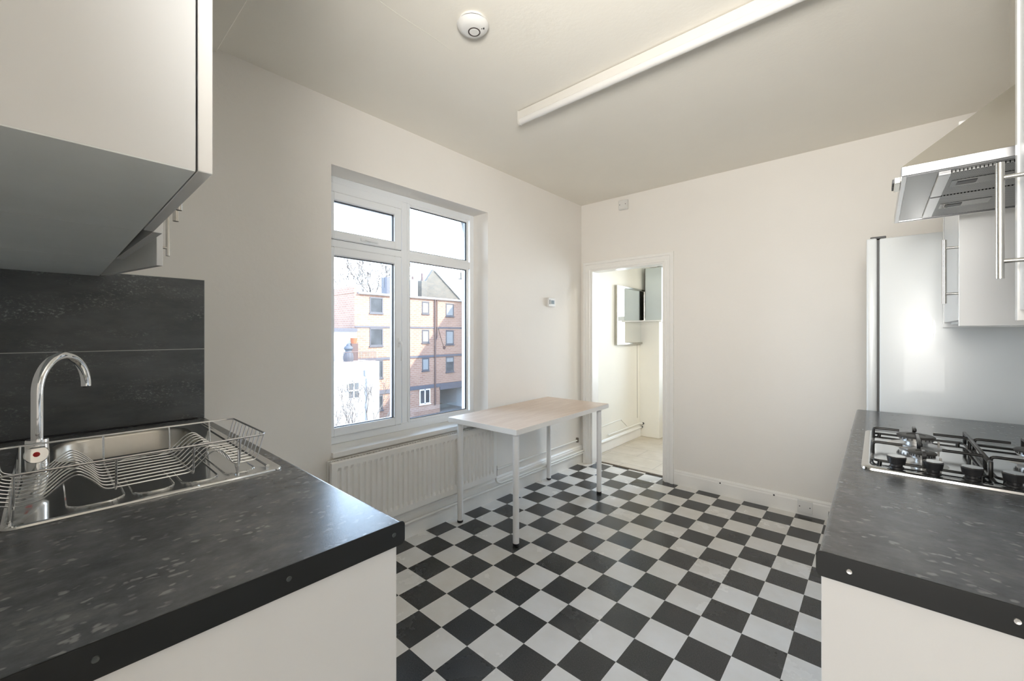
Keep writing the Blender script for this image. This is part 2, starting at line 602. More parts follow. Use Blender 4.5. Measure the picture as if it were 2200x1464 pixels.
M['stone'] = simple('garage_wall', (0.30, 0.33, 0.36), 0.8, var=0.1)

# ------------------------------------------------------------------ room shell
WX = -0.645          # window wall face
FY = 2.46            # far wall face
NY = -1.295          # near wall face
RX = 2.150           # right wall face
CZ = 2.61            # ceiling
T = 0.17

b_ = B(); box(b_, WX - 0.3, RX + 0.1, -4.1, 2.575, -0.12, 0.0)
obj('floor', b_, M['floor'], kind='structure', label='black and white chequered vinyl kitchen floor')
b_ = B(); box(b_, WX - 0.4, RX + 0.3, NY - 0.12, FY + 0.12, CZ, CZ + 0.12)
obj('ceiling', b_, M['ceil'], kind='structure', label='cream textured kitchen ceiling')

# window wall with opening
WY0, WY1, WZ0, WZ1 = -0.118, 1.108, 0.645, 2.245
b_ = B()
for a in ((NY - 0.12, WY0, -0.1, CZ), (WY1, FY + 0.005, -0.1, CZ), (WY0, WY1, -0.1, WZ0 - 0.03), (WY0, WY1, WZ1, CZ)):
    box(b_, WX - 0.30, WX, a[0], a[1], a[2], a[3])
obj('wall_left', b_, M['wall'], kind='structure', label='white window wall')
# far wall with doorway
DX0, DX1, DZ = -0.545, 0.222, 1.955
b_ = B()
for a in ((WX - 0.3, DX0, -0.1, CZ), (DX1, RX + 0.12, -0.1, CZ), (DX0, DX1, DZ, CZ)):
    box(b_, a[0], a[1], FY, FY + 0.11, a[2], a[3])
obj('wall_back', b_, M['wall'], kind='structure', label='off-white far wall with the open doorway')
b_ = B(); box(b_, RX, RX + 0.12, -1.42, FY, -0.1, CZ)
obj('wall_right', b_, M['wall'], kind='structure')
b_ = B()
box(b_, WX - 0.3, 0.98, NY - 0.12, NY, -0.1, CZ)
obj('wall_front', b_, M['wall'], kind='structure')
# hall behind the camera, added to shut out the open sky
b_ = B()
box(b_, 0.78, 0.88, -4.1, NY - 0.12, -0.1, CZ)
box(b_, RX + 0.02, RX + 0.12, -4.1, NY - 0.12, -0.1, CZ)
box(b_, 0.78, RX + 0.12, -4.2, -4.1, -0.1, CZ)
obj('wall_hall', b_, M['wall'], kind='structure')
b_ = B(); box(b_, 0.78, RX + 0.12, -4.2, NY - 0.12, CZ, CZ + 0.1)
obj('ceiling_hall', b_, M['ceil'], kind='structure')
# shallow ceiling step above the sink run
b_ = B(); box(b_, WX, RX, NY, -0.648, CZ - 0.018, CZ + 0.001, 0.004, 1)
obj('trim_1', b_, M['ceil'], kind='structure', label='shallow dropped strip of ceiling above the sink')
# hairline crack in the ceiling
b_ = B(); tube(b_, [(0.16, -0.36, CZ - 0.0004), (0.153, -0.2, CZ - 0.0004), (0.156, -0.05, CZ - 0.0004), (0.150, 0.075, CZ - 0.0004)], 0.0008, 5)
obj('trim_2', b_, M['carcass'], kind='structure', label='hairline seam in the ceiling')

# sill board
b_ = B(); box(b_, -0.92, WX + 0.018, WY0 + 0.001, WY1 - 0.001, WZ0 - 0.03, WZ0, 0.003, 2)
obj('trim_3', b_, M['gloss'], kind='structure', label='white window sill board')

# skirtings
def skirt_profile(h, t):
    return [(0, 0), (t, 0), (t, h - 0.03), (t - 0.004, h - 0.02), (t - 0.004, h - 0.012), (t - 0.012, h), (0, h)]
b_ = B(); prism(b_, [(WX + p[0], p[1]) for p in skirt_profile(0.175, 0.022)], 'y', -0.69, FY)
obj('baseboard_left', b_, M['gloss'], kind='structure')
b_ = B(); prism(b_, [(FY - p[0], p[1]) for p in skirt_profile(0.125, 0.018)], 'x', DX1 + 0.075, 1.60)
sk = obj('baseboard_back', b_, M['gloss'], kind='structure')
b_ = B()
for x, z in ((0.668, 0.098), (1.04, 0.098)):
    cyl(b_, (x, FY - 0.0175, z), (x, FY - 0.0195, z), 0.006, n=10)
obj('nail_hole', b_, M['dark'], sk)

# doorway: lining and architrave
door = empty('door_1', (DX0, FY, 0), kind='structure', label='white painted door frame around the open doorway')
b_ = B()
LT = 0.028
box(b_, DX0, DX0 + LT, FY - 0.004, FY + 0.118, 0, DZ - LT, 0.002, 1)
box(b_, DX1 - LT, DX1, FY - 0.004, FY + 0.118, 0, DZ - LT, 0.002, 1)
box(b_, DX0, DX1, FY - 0.004, FY + 0.118, DZ - LT, DZ, 0.002, 1)
obj('door_lining', b_, M['gloss'], door)
def arch(bm, side):
    # profile: (distance from opening edge, projection from the wall)
    prof = [(0.0, 0.0), (0.0, 0.012), (0.008, 0.017), (0.020, 0.017), (0.024, 0.012), (0.050, 0.016), (0.056, 0.024), (0.074, 0.026), (0.084, 0.020), (0.084, 0.0)]
    e0, e1 = DX0 + 0.012, DX1 - 0.012
    if side == 'l': lim = 0.112
    # mitred: outer path as loops
    path = [(e0, 0.0, -1, 0), (e0, DZ - 0.016, -1, 1), (e1, DZ - 0.016, 1, 1), (e1, 0.0, 1, 0)]
    t = bmesh.new()
    rings = []
    for (x, z, sx, sz) in path:
        rings.append([t.verts.new((x + sx * d, FY - h, z + sz * d)) for d, h in prof])
    for a, b in zip(rings, rings[1:]):
        for i in range(len(prof) - 1):
            t.faces.new((a[i], a[i + 1], b[i + 1], b[i]))
    t.faces.new(rings[0]); t.faces.new(rings[-1])
    merge(bm, t)
b_ = B(); arch(b_, '')
obj('architrave', b_, M['gloss'], door, smooth=30)
b_ = B(); box(b_, DX0 + 0.03, DX1 - 0.03, 2.555, 2.585, -0.001, 0.004, 0.001, 1)
obj('threshold_strip', b_, simple('worn_brown_threshold', (0.14, 0.10, 0.06), 0.6, var=0.5, vscale=60), door)

# ------------------------------------------------------------------ kitchen window
win = empty('window_1', (-0.80, 0.495, WZ0), kind='structure', label='white plastic casement window over the radiator')
XI, XO = -0.80, -0.865            # inner and outer face
b_ = B()
ring_x(b_, WY0, WY1, WZ0, WZ1, 0.045, 0.045, 0.05, 0.045, XO, XI)
box(b_, XO, XI - 0.001, WY0 + 0.040, 0.440, 2.146, WZ1 - 0.040, 0.002, 1)
box(b_, XO, XI - 0.001, WY0 + 0.040, WY1 - 0.04, WZ0 + 0.04, 0.700, 0.002, 1)
box(b_, XO, XI, 0.437, 0.482, WZ0 + 0.046, WZ1 - 0.042, 0.004, 1)       # mullion
box(b_, XO, XI, WY0 + 0.042, 0.44, 1.815, 1.872, 0.004, 1)              # transoms
box(b_, XO, XI, 0.479, WY1 - 0.042, 1.815, 1.872, 0.004, 1)
obj('window_frame', b_, M['upvc'], win)
def sash(name, y0, y1, z0, z1, w=0.052, parent=win, proud=0.014):
    q = B(); ring_x(q, y0, y1, z0, z1, w, w, w, w, XO + 0.012, XI + proud, bev=0.006)
    s_ = obj(name, q, M['upvc'], parent)
    q = B(); ring_x(q, y0 + w - 0.002, y1 - w + 0.002, z0 + w - 0.002, z1 - w + 0.002, 0.005, 0.005, 0.005, 0.005, XI - 0.022, XI - 0.006, bev=0.0005)
    obj('gasket', q, M['gasket'], s_, label='black rubber glazing gasket')
    # thin black strip drawn as the shadow gap round the sash
    q = B(); ring_x(q, y0 - 0.002, y1 + 0.002, z0 - 0.002, z1 + 0.002, 0.003, 0.003, 0.003, 0.003, XI - 0.002, XI + 0.0015, bev=0.0002)
    obj('shadow_gap', q, M['gasket'], s_, label='black strip drawn as the shadow gap around the opening sash')
    q = B(); box(q, XI - 0.030, XI - 0.024, y0 + w - 0.01, y1 - w + 0.01, z0 + w - 0.01, z1 - w + 0.01)
    obj('pane', q, M['glass'], s_)
    return s_
s1 = sash('casement_sash', -0.085, 0.428, 0.692, 1.822)
s2 = sash('top_sash', -0.085, 0.428, 1.868, 2.150)
def fixed(y0, y1, z0, z1):
    q = B(); ring_x(q, y0 - 0.022, y1 + 0.022, z0 - 0.022, z1 + 0.022, 0.022, 0.022, 0.022, 0.022, XI - 0.03, XI + 0.001, bev=0.005)
    f_ = obj('glazing_bead', q, M['upvc'], win)
    q = B(); ring_x(q, y0 - 0.002, y1 + 0.002, z0 - 0.002, z1 + 0.002, 0.005, 0.005, 0.005, 0.005, XI - 0.022, XI - 0.006, bev=0.0005)
    obj('gasket', q, M['gasket'], f_, label='black rubber glazing gasket')
    q = B(); box(q, XI - 0.030, XI - 0.024, y0 - 0.01, y1 + 0.01, z0 - 0.01, z1 + 0.01)
    obj('pane', q, M['glass'], f_)
fixed(0.505, 1.030, 0.712, 1.806)
fixed(0.505, 1.030, 1.880, 2.180)
# handles
q = B()
box(q, XI + 0.013, XI + 0.024, 0.396, 0.414, 1.215, 1.275, 0.003, 2)
cyl(q, (XI + 0.02, 0.405, 1.245), (XI + 0.040, 0.405, 1.245), 0.009, n=14)
tube(q, fillet([(XI + 0.036, 0.405, 1.250), (XI + 0.046, 0.405, 1.235), (XI + 0.046, 0.409, 1.17), (XI + 0.040, 0.411, 1.125)], 0.02), 0.008, 10, radii=None)
obj('window_handle', q, M['upvc'], s1, smooth=True)
q = B()
box(q, XI + 0.013, XI + 0.024, 0.13, 0.20, 1.880, 1.900, 0.003, 2)
tube(q, [(XI + 0.028, 0.155, 1.892), (XI + 0.036, 0.17, 1.889), (XI + 0.036, 0.235, 1.884)], 0.007, 8)
obj('window_handle', q, M['upvc'], s2, smooth=True)
q = B(); cyl(q, (XI + 0.024, 0.183, 1.890), (XI + 0.0265, 0.183, 1.890), 0.004, n=10)
obj('key_hole', q, M['dark'], s2)

# ------------------------------------------------------------------ left run: worktop, base unit, splashback
WT = 0.93
LX1, LY1 = 0.905, -0.690
def rolled(y_front, y_back, z0, z1, r, n=6, sgn=1):
    """section of a rolled-edge worktop: (depth coordinate, height), front at y_front"""
    p = []
    for k in range(n + 1):
        a = pi / 2 * k / n
        p.append((y_front - sgn * r * (1 - sin(a)), z1 - r * (1 - cos(a))))
    p = p[::-1]
    q = []
    for k in range(n + 1):
        a = pi / 2 * k / n
        q.append((y_front - sgn * r * (1 - cos(a)), z0 + r * (1 - sin(a))))
    return p, q
def wt_section(front, back, sgn):
    z0, z1, r = WT - 0.039, WT, 0.009
    pts = [(back, z0), (back, z1)]
    for k in range(7):
        a = pi / 2 * k / 6
        pts.append((front - sgn * (r - r * sin(a)), z1 - (r - r * cos(a))))
    for k in range(7):
        a = pi / 2 * k / 6
        pts.append((front - sgn * (r - r * cos(a)), z0 + (r - r * sin(a))))
    return pts
SX0, SX1, SY0, SY1 = -0.540, 0.385, -1.225, -0.728      # sink
OX0, OX1, OY0, OY1 = SX0 + 0.02, SX1 - 0.02, SY0 + 0.02, SY1 - 0.02   # cut-out under it
wl_ = empty('worktop', (WX, NY, WT - 0.039), label='dark flecked worktop around the sink beside the splashback', cat='worktop')
b_ = B()
prism(b_, wt_section(LY1, OY1, 1), 'x', WX, LX1)
box(b_, OX1, LX1, OY0, OY1, WT - 0.039, WT)
box(b_, WX, OX0, OY0, OY1, WT - 0.039, WT)
box(b_, WX, LX1, NY, OY0, WT - 0.039, WT)
obj('top', b_, M['worktopL'], wl_)
def end_cap(parent, axis, a0, a1, sect, screws, smat):
    q = B(); prism(q, sect, axis, a0, a1, bev=0.0008)
    c = obj('end_cap', q, M['strip'], parent, label='black metal end strip')
    for i, s in enumerate(screws):
        q = B()
        if axis == 'x':
            lathe(q, [(0.0, 0.0006), (0.0016, 0.0010), (0.0036, 0.0012), (0.0043, 0.0)], (a1, s, WT - 0.020), (1, 0, 0), 14)
        else:
            lathe(q, [(0.0, 0.0006), (0.0016, 0.0010), (0.0036, 0.0012), (0.0043, 0.0)], (s, a0, WT - 0.020), (0, -1, 0), 14)
        obj('screw', q, smat[i], c, smooth=True)
    return c
sec = [(p[0] + (0.004 if i > 1 and p[0] > LY1 - 0.02 else 0), p[1]) for i, p in enumerate(wt_section(LY1, NY, 1))]
sec = wt_section(LY1 + 0.003, NY, 1)
sec = [(y, (z + 0.0012 if z > WT - 0.02 else z - 0.006)) for y, z in sec]
end_cap(wl_, 'x', LX1, LX1 + 0.003, sec, [-0.712, -0.905, -1.125], [M['screwdark']] * 3)

bl = empty('base_cabinet', (0.4, NY, 0), label='white base cabinet under the sink worktop, plain end panel showing', cat='cabinet')
b_ = B()
box(b_, LX1 - 0.022, LX1 - 0.004, NY + 0.005, LY1 + 0.0 - 0.012, 0.0, WT - 0.0405, 0.001, 1)
obj('end_panel', b_, M['unit'], bl)
b_ = B()
for a in ((LX1 - 0.62, LX1 - 0.605), (LX1 - 0.042, LX1 - 0.024)):
    box(b_, a[0], a[1], NY + 0.01, LY1 - 0.045, 0.15, 0.72)
box(b_, WX + 0.01, LX1 - 0.024, NY + 0.01, LY1 - 0.045, 0.15, 0.168)
box(b_, WX + 0.01, LX1 - 0.024, NY + 0.01, NY + 0.02, 0.15, 0.72)
obj('carcass', b_, M['unit'], bl)
for x0, x1, hx in ((WX + 0.03, -0.135, -0.17), (-0.13, 0.375, 0.33), (0.38, LX1 - 0.026, 0.42)):
    q = B(); box(q, x0, x1, LY1 - 0.043, LY1 - 0.022, 0.155, 0.885, 0.002, 1)
    d = obj('door', q, M['unitgloss'], bl)
    q = B(); cyl(q, (hx, LY1 + 0.012, 0.62), (hx, LY1 + 0.012, 0.84), 0.006, n=12)
    for z in (0.65, 0.81): cyl(q, (hx, LY1 - 0.023, z), (hx, LY1 + 0.012, z), 0.0045, n=10)
    obj('handle', q, M['nickel'], d, smooth=True)
q = B(); box(q, WX + 0.03, LX1 - 0.024, LY1 - 0.09, LY1 - 0.072, 0.0, 0.149)
obj('plinth', q, M['unit'], bl)

spb = empty('splashback', (WX, -0.99, WT), label='charcoal tiled splashback with white veining behind the tap', cat='splashback')
for z0, z1 in ((WT + 0.001, 1.236), (1.239, 1.5435)):
    q = B(); box(q, WX, WX + 0.009, NY + 0.002, -0.6955, z0, z1, 0.0008, 1)
    obj('tile', q, M['splash'], spb)
q = B(); box(q, WX, WX + 0.0075, NY + 0.002, -0.6935, WT + 0.001, 1.5455)
obj('grout', q, M['grout'], spb, label='white grout and edging')
q = B(); box(q, WX, WX + 0.014, NY + 0.002, -0.72, WT, WT + 0.006, 0.002, 1)
obj('sealant', q, M['dark'], spb, label='black sealant bead along the worktop')

# ------------------------------------------------------------------ sink
sink = empty('kitchen_sink', (-0.08, -0.98, WT), label='stainless steel sink with ribbed drainer set in the worktop', cat='sink')
FZ = WT + 0.006
bx0, bx1, by0, by1 = -0.478, -0.105, -1.150, -0.800
# flange with a hole for the bowl, drawn as a radial grid between two rounded outlines
def loop3(outl, z): return [(x, y, z) for x, y in outl]
t = B()
outer = rrect(SX0, SX1, SY0, SY1, 0.022, 6)
outer2 = rrect(SX0 + 0.006, SX1 - 0.006, SY0 + 0.006, SY1 - 0.006, 0.02, 6)
vA = [t.verts.new((x, y, WT + 0.0006)) for x, y in outer]
vA2 = [t.verts.new((x, y, WT + 0.0045)) for x, y in rrect(SX0 + 0.0015, SX1 - 0.0015, SY0 + 0.0015, SY1 - 0.0015, 0.021, 6)]
vB = [t.verts.new((x, y, FZ)) for x, y in outer2]
vB2 = [t.verts.new((x, y, FZ - 0.0015)) for x, y in rrect(SX0 + 0.012, SX1 - 0.012, SY0 + 0.012, SY1 - 0.012, 0.018, 6)]
n = len(vA)
for a, b2 in ((vA, vA2), (vA2, vB), (vB, vB2)):
    for i in range(n):
        t.faces.new((a[i], a[(i + 1) % n], b2[(i + 1) % n], b2[i]))
hole_ = rrect(bx0, bx1, by0, by1, 0.085, 8)
vH = [t.verts.new((x, y, FZ - 0.0015)) for x, y in hole_]
eds = []
for lp in (vB2, vH):
    for i in range(len(lp)):
        e_ = t.edges.get((lp[i], lp[(i + 1) % len(lp)])) or t.edges.new((lp[i], lp[(i + 1) % len(lp)]))
        eds.append(e_)
bmesh.ops.triangle_fill(t, edges=eds, use_beauty=True)
obj('sink_top', t, M['steel'], sink, smooth=25)
t = B()
lv = []
for inset, z in ((0.0, FZ - 0.0015), (0.004, FZ - 0.004), (0.008, FZ - 0.012), (0.014, FZ - 0.10), (0.024, FZ - 0.135), (0.045, FZ - 0.150), (0.09, FZ - 0.155)):
    r_ = max(0.085 - inset * 0.5, 0.04)
    lv.append([t.verts.new((x, y, z)) for x, y in rrect(bx0 + inset, bx1 - inset, by0 + inset, by1 - inset, r_, 8)])
for a, b2 in zip(lv, lv[1:]):
    for i in range(len(a)):
        t.faces.new((a[i], a[(i + 1) % len(a)], b2[(i + 1) % len(a)], b2[i]))
t.faces.new(lv[-1])
obj('bowl', t, M['bowl'], sink, smooth=50)
q = B(); lathe(q, [(0.0, 0.001), (0.03, 0.001), (0.040, 0.004), (0.043, 0.001)], (-0.29, -0.97, FZ - 0.155), n=28)
obj('drain', q, M['chrome'], sink, smooth=True)
# drainer ridges: raised rounded loops and one long groove line
for y0, y1 in ((-1.135, -1.045), (-1.030, -0.955), (-0.940, -0.865), (-0.850, -0.780)):
    q = B()
    o_ = rrect(-0.045, 0.340, y0, y1, 0.030, 5)
    tube(q, [(x, y, FZ - 0.0032) for x, y in o_], 0.0030, 8, closed=True)
    obj('drainer_ridge', q, M['steel'], sink, smooth=True)
q = B()
tube(q, [(-0.49, -0.747, FZ - 0.0028), (0.335, -0.752, FZ - 0.0028)], 0.0050, 10)
obj('drainer_ridge', q, M['steel'], sink, smooth=True)

# ------------------------------------------------------------------ mixer tap
TX, TY = -0.03, -1.180
tap = empty('mixer_tap', (TX, TY, FZ), label='chrome swan-neck mixer tap with a red-dotted knob', cat='tap')
q = B()
lathe(q, [(0.0, 0.0), (0.026, 0.0), (0.026, 0.004), (0.022, 0.007), (0.0215, 0.092), (0.0205, 0.095), (0.0, 0.095)], (TX, TY, FZ - 0.002), n=36)
obj('tap_body', q, M['chrome'], tap, smooth=35)
dv = Vector((-0.165, 0.10, 0)).normalized()
R_ = 0.093
pts = [(TX, TY, FZ + 0.088), (TX, TY, 1.02), (TX, TY, 1.08), (TX, TY, 1.12)]
zc = 1.150
for k in range(0, 25):
    a = pi * k / 24
    d = R_ * (1 - cos(a))
    pts.append((TX + dv.x * d, TY + dv.y * d, zc + R_ * sin(a)))
dend = Vector((TX, TY, 0)) + dv * 2 * R_
pts.append((dend.x, dend.y, zc - 0.004))
q = B(); tube(q, pts, 0.0115, 24)
sp_ = obj('spout', q, M['chrome'], tap, smooth=50)
q = B(); lathe(q, [(0.0, 0.0), (0.0085, 0.0), (0.0085, 0.003)], (dend.x, dend.y, zc - 0.0075), n=20)
obj('aerator', q, M['dark'], sp_, label='dark aerator opening')
kd = (Vector((0.92, -0.02, 0.24))).normalized()
kc = Vector((TX + 0.018, TY, 0.990))
q = B(); lathe(q, [(0.0, 0.0), (0.012, 0.0), (0.013, 0.012), (0.021, 0.016), (0.0222, 0.020), (0.0222, 0.030), (0.0205, 0.033), (0.0, 0.034)], kc, kd, 36)
kn = obj('knob', q, M['chrome'], tap, smooth=35)
q = B(); lathe(q, [(0.0, 0.0015), (0.0055, 0.001), (0.0062, 0.0)], kc + kd * 0.034, kd, 20)
obj('red_dot', q, M['red'], kn, smooth=True, label='red hot-water dot')
q = B(); cyl(q, (TX - 0.018, TY, 0.99), (TX - 0.036, TY, 0.985), 0.012, n=20)
obj('knob', q, M['chrome'], tap, smooth=35)

# ------------------------------------------------------------------ dish rack
rk = empty('dish_rack', (0.2, -1.0, FZ), label='chrome wire dish rack standing across the sink drainer', cat='dish rack')
RXa, RXb, RYa, RYb, RZ = 0.050, 0.362, -1.245, -0.763, 1.030
q = B(); tube(q, [(x, y, RZ) for x, y in rrect(RXa, RXb, RYa, RYb, 0.02, 5)], 0.0026, 8, closed=True)
obj('rim', q, M['wire'], rk, smooth=True)
bz = 0.962
# cross frames
for yy, foot in ((-1.207, True), (-1.062, False), (-0.924, False), (-0.826, True)):
    q = B()
    tube(q, fillet([(RXb, yy, RZ), (RXb - 0.006, yy, bz - 0.003), (RXa + 0.012, yy, bz - 0.003), (RXa, yy, RZ)], 0.012), 0.0022, 8)
    if foot:
        tube(q, fillet([(RXb - 0.004, yy - 0.003, RZ - 0.03), (RXb + 0.0, yy - 0.005, FZ + 0.002), (RXb - 0.03, yy - 0.004, bz - 0.004)], 0.006), 0.0022, 8)
        tube(q, fillet([(RXa + 0.004, yy - 0.003, RZ - 0.03), (RXa + 0.0, yy - 0.005, FZ + 0.002), (RXa + 0.03, yy - 0.004, bz - 0.004)], 0.006), 0.0022, 8)
    obj('cross_wire', q, M['wire'], rk, smooth=True)
# long wires with plate humps
NW = 10
for i in range(NW):
    x = RXb - 0.018 - (RXb - RXa - 0.034) * i / (NW - 1)
    P_ = [(x, -1.243, RZ), (x, -1.236, bz + 0.012), (x, -1.205, bz), (x, -1.170, bz + 0.004), (x, -1.140, bz + 0.034), (x, -1.120, bz + 0.046), (x, -1.098, bz + 0.026), (x, -1.079, bz), (x, -0.927, bz), (x, -0.906, bz + 0.022), (x, -0.885, bz + 0.042), (x, -0.866, bz + 0.044), (x, -0.850, bz + 0.026), (x, -0.838, bz), (x, -0.782, bz), (x, -0.7635, RZ)]
    q = B(); tube(q, fillet(P_, 0.011, 4), 0.0016, 7)
    obj('wire', q, M['wire'], rk, smooth=True)
for x, y in ((RXa, -0.831), (RXa, -1.212), (RXb, -0.831), (RXb, -1.212)):
    q = B(); cyl(q, (x, y, FZ - 0.0015), (x, y, FZ + 0.004), 0.0034, n=10)
    obj('foot', q, M['wire'], rk)

# ------------------------------------------------------------------ left wall cabinets
CB, CT = 1.530, 2.250
CF = -1.028
def bar_handle(parent, p0, p1, out, posts, r=0.006, pr=0.0042):
    """vertical bar p0->p1 with two posts back to the door face along -out"""
    q = B(); cyl(q, p0, p1, r, n=18)
    h = obj('handle', q, M['nickel'], parent, smooth=True)
    for f in posts:
        c = Vector(p0).lerp(Vector(p1), f)
        q = B(); cyl(q, c, c - Vector(out), pr, n=12)
        obj('post', q, M['nickel'], h, smooth=True)
    return h
def wallcab(name, x0, x1, label, open_=0.0, hinge='l', handle='r', group=None, dw=None):
    E_ = empty(name, ((x0 + x1) / 2, NY, CB), label=label, cat='wall cabinet', group=group)
    q = B()
    box(q, x0, x0 + 0.018, NY, CF, CB, CT, 0.0006, 1)
    box(q, x1 - 0.018, x1, NY, CF, CB, CT, 0.0006, 1)
    box(q, x0 + 0.018, x1 - 0.018, NY, CF, CT - 0.018, CT)
    box(q, x0 + 0.018, x1 - 0.018, NY, NY + 0.008, CB + 0.018, CT - 0.018)
    obj('carcass', q, M['unit'], E_)
    q = B(); box(q, x0 + 0.0185, x1 - 0.0185, NY + 0.001, CF - 0.001, CB + 0.0005, CB + 0.018)
    box(q, x0 + 0.0002, x1 - 0.0002, NY + 0.001, CF - 0.0005, CB - 0.0015, CB + 0.0005)
    obj('bottom_panel', q, M['underside'], E_, label='grey underside')
    # door, built closed then swung about its hinge
    hx = x0 + 0.002 if hinge == 'l' else x1 - 0.002
    hy = CF + 0.003
    w = dw or (x1 - x0) - 0.004
    sg = 1 if hinge == 'l' else -1
    rot = Matrix.Rotation(open_ * sg, 4, 'Z')
    t = B()
    box(t, min(0, sg * w), max(0, sg * w), 0.0, 0.017, CB + 0.001, CT - 0.001, 0.001, 1)
    bmesh.ops.transform(t, matrix=Matrix.Translation((hx, hy, 0)) @ rot, verts=t.verts[:])
    D_ = obj('door', t, [M['unitgloss']], E_)
    hxx = sg * (w - 0.055) if handle != hinge else sg * 0.035
    A = Matrix.Translation((hx, hy, 0)) @ rot
    p0 = A @ Vector((hxx, 0.017 + 0.034, CB + 0.045)); p1 = A @ Vector((hxx, 0.051, CB + 0.225))
    o_ = (A.to_3x3() @ Vector((0, 0.034, 0)))
    bar_handle(D_, p0, p1, o_, (0.15, 0.85))
    for z in (CB + 0.10, CT - 0.10):
        q = B()
        c = A @ Vector((sg * 0.02, -0.004, z))
        box(q, c.x - 0.015, c.x + 0.015, c.y - 0.008, c.y + 0.002, z - 0.02, z + 0.02, 0.002, 1)
        obj('hinge', q, M['nickel'], D_)
    return E_
wallcab('wall_cabinet', 0.418, 0.915, 'white wall cabinet above the sink, its plain side panel nearest the viewer', 0.003, 'r', 'l')
wallcab('wall_cabinet', -0.094, 0.416, 'middle white wall cabinet above the sink, door slightly ajar', 0.035, 'l', 'r')
wallcab('wall_cabinet', -0.643, -0.096, 'white wall cabinet against the window wall, its door ajar', 0.21, 'l', 'r', dw=0.49)

# ------------------------------------------------------------------ right run: worktop, base unit
GX0, GY0, GY1 = 1.541, -0.278, 1.500
wr_ = empty('worktop', (1.85, GY0, WT - 0.039), label='grey flecked worktop carrying the gas hob', cat='worktop')
b_ = B(); prism(b_, wt_section(GX0, RX, -1), 'y', GY0, GY1)
obj('top', b_, M['worktopR'], wr_)
sec = [((x - 0.003 if x < GX0 + 0.02 else x), (z + 0.0012 if z > WT - 0.02 else z - 0.003)) for x, z in wt_section(GX0, RX, -1)]
end_cap(wr_, 'y', GY0 - 0.003, GY0, sec, [1.583, 1.762], [M['screw'], M['screw']])
br_ = empty('base_cabinet', (1.85, 0.6, 0), label='white base cabinet under the hob worktop, plain end panel facing out', cat='cabinet')
q = B(); box(q, GX0 + 0.004, RX - 0.002, GY0 + 0.004, GY0 + 0.022, 0.0, WT - 0.0405, 0.001, 1)
obj('end_panel', q, M['unit'], br_)
q = B()
box(q, GX0 + 0.04, RX - 0.002, GY0 + 0.023, GY0 + 0.041, 0.15, 0.885)
box(q, GX0 + 0.04, RX - 0.002, GY1 - 0.02, GY1 - 0.002, 0.15, 0.885)
box(q, GX0 + 0.04, RX - 0.002, GY0 + 0.04, GY1 - 0.02, 0.15, 0.168)
obj('carcass', q, M['unit'], br_)
yy = GY0 + 0.025
for w in (0.50, 0.60, 0.64):
    q = B(); box(q, GX0 + 0.018, GX0 + 0.038, yy, yy + w - 0.004, 0.155, 0.885, 0.002, 1)
    d = obj('door', q, M['unitgloss'], br_)
    bar_handle(d, (GX0 - 0.014, yy + w - 0.05, 0.62), (GX0 - 0.014, yy + w - 0.05, 0.84), (-0.032, 0, 0), (0.15, 0.85))
    yy += w
q = B(); box(q, GX0 + 0.07, GX0 + 0.088, GY0 + 0.02, GY1, 0.0, 0.149)
obj('plinth', q, M['unit'], br_)

# ------------------------------------------------------------------ gas hob
HX0, HX1, HY0, HY1 = 1.583, 2.085, 0.335, 0.915
HZ = WT
hob = empty('gas_hob', ((HX0 + HX1) / 2, (HY0 + HY1) / 2, HZ), label='four-burner stainless gas hob set in the right worktop', cat='hob')
t = B()
lv = []
for inset, z in ((0.0, 0.0005), (0.001, 0.006), (0.006, 0.0095), (0.022, 0.0105), (0.030, 0.0065), (0.05, 0.006)):
    lv.append([t.verts.new((x, y, HZ + z)) for x, y in rrect(HX0 + inset, HX1 - inset, HY0 + inset, HY1 - inset, 0.022, 6)])
for a, b2 in zip(lv, lv[1:]):
    for i in range(len(a)):
        t.faces.new((a[i], a[(i + 1) % len(a)], b2[(i + 1) % len(a)], b2[i]))
t.faces.new(lv[-1])
obj('hob_plate', t, M['hobsteel'], hob, smooth=35)
HZ2 = HZ + 0.006
burners = ((1.745, 0.775, 0.036), (1.745, 0.475, 0.027) , (1.965, 0.480, 0.036), (1.965, 0.790, 0.027))
burners = ((1.713, 0.485, 0.024), (1.713, 0.735, 0.040), (1.955, 0.475, 0.040), (1.955, 0.715, 0.032))
for (x, y, r) in burners:
    q = B(); lathe(q, [(0.0, 0.0), (r + 0.030, 0.0), (r + 0.022, 0.004), (r * 0.7, 0.006), (r * 0.7, 0.014), (r, 0.017), (r + 0.002, 0.028), (0.0, 0.030)], (x, y, HZ2), n=40)
    bu = obj('burner', q, M['alu'], hob, smooth=35)
    q = B(); lathe(q, [(0.0, 0.0), (r + 0.006, 0.0), (r + 0.007, 0.004), (r + 0.003, 0.007), (r * 0.6, 0.0075), (r * 0.55, 0.0055), (0.0, 0.0055)], (x, y, HZ2 + 0.0285), n=40)
    obj('burner_cap', q, M['burner'], bu, smooth=35)
    q = B()
    for k in range(24):
        a = 2 * pi * k / 24
        cx_, cy_ = x + (r + 0.0018) * cos(a), y + (r + 0.0018) * sin(a)
        box(q, cx_ - 0.0012, cx_ + 0.0012, cy_ - 0.0012, cy_ + 0.0012, HZ2 + 0.022, HZ2 + 0.0284)
    obj('flame_slots', q, M['dark'], bu)
    q = B(); cyl(q, (x + r + 0.012, y - 0.008, HZ2), (x + r + 0.012, y - 0.008, HZ2 + 0.024), 0.0025, n=8)
    obj('igniter', q, M['plastic'], bu)
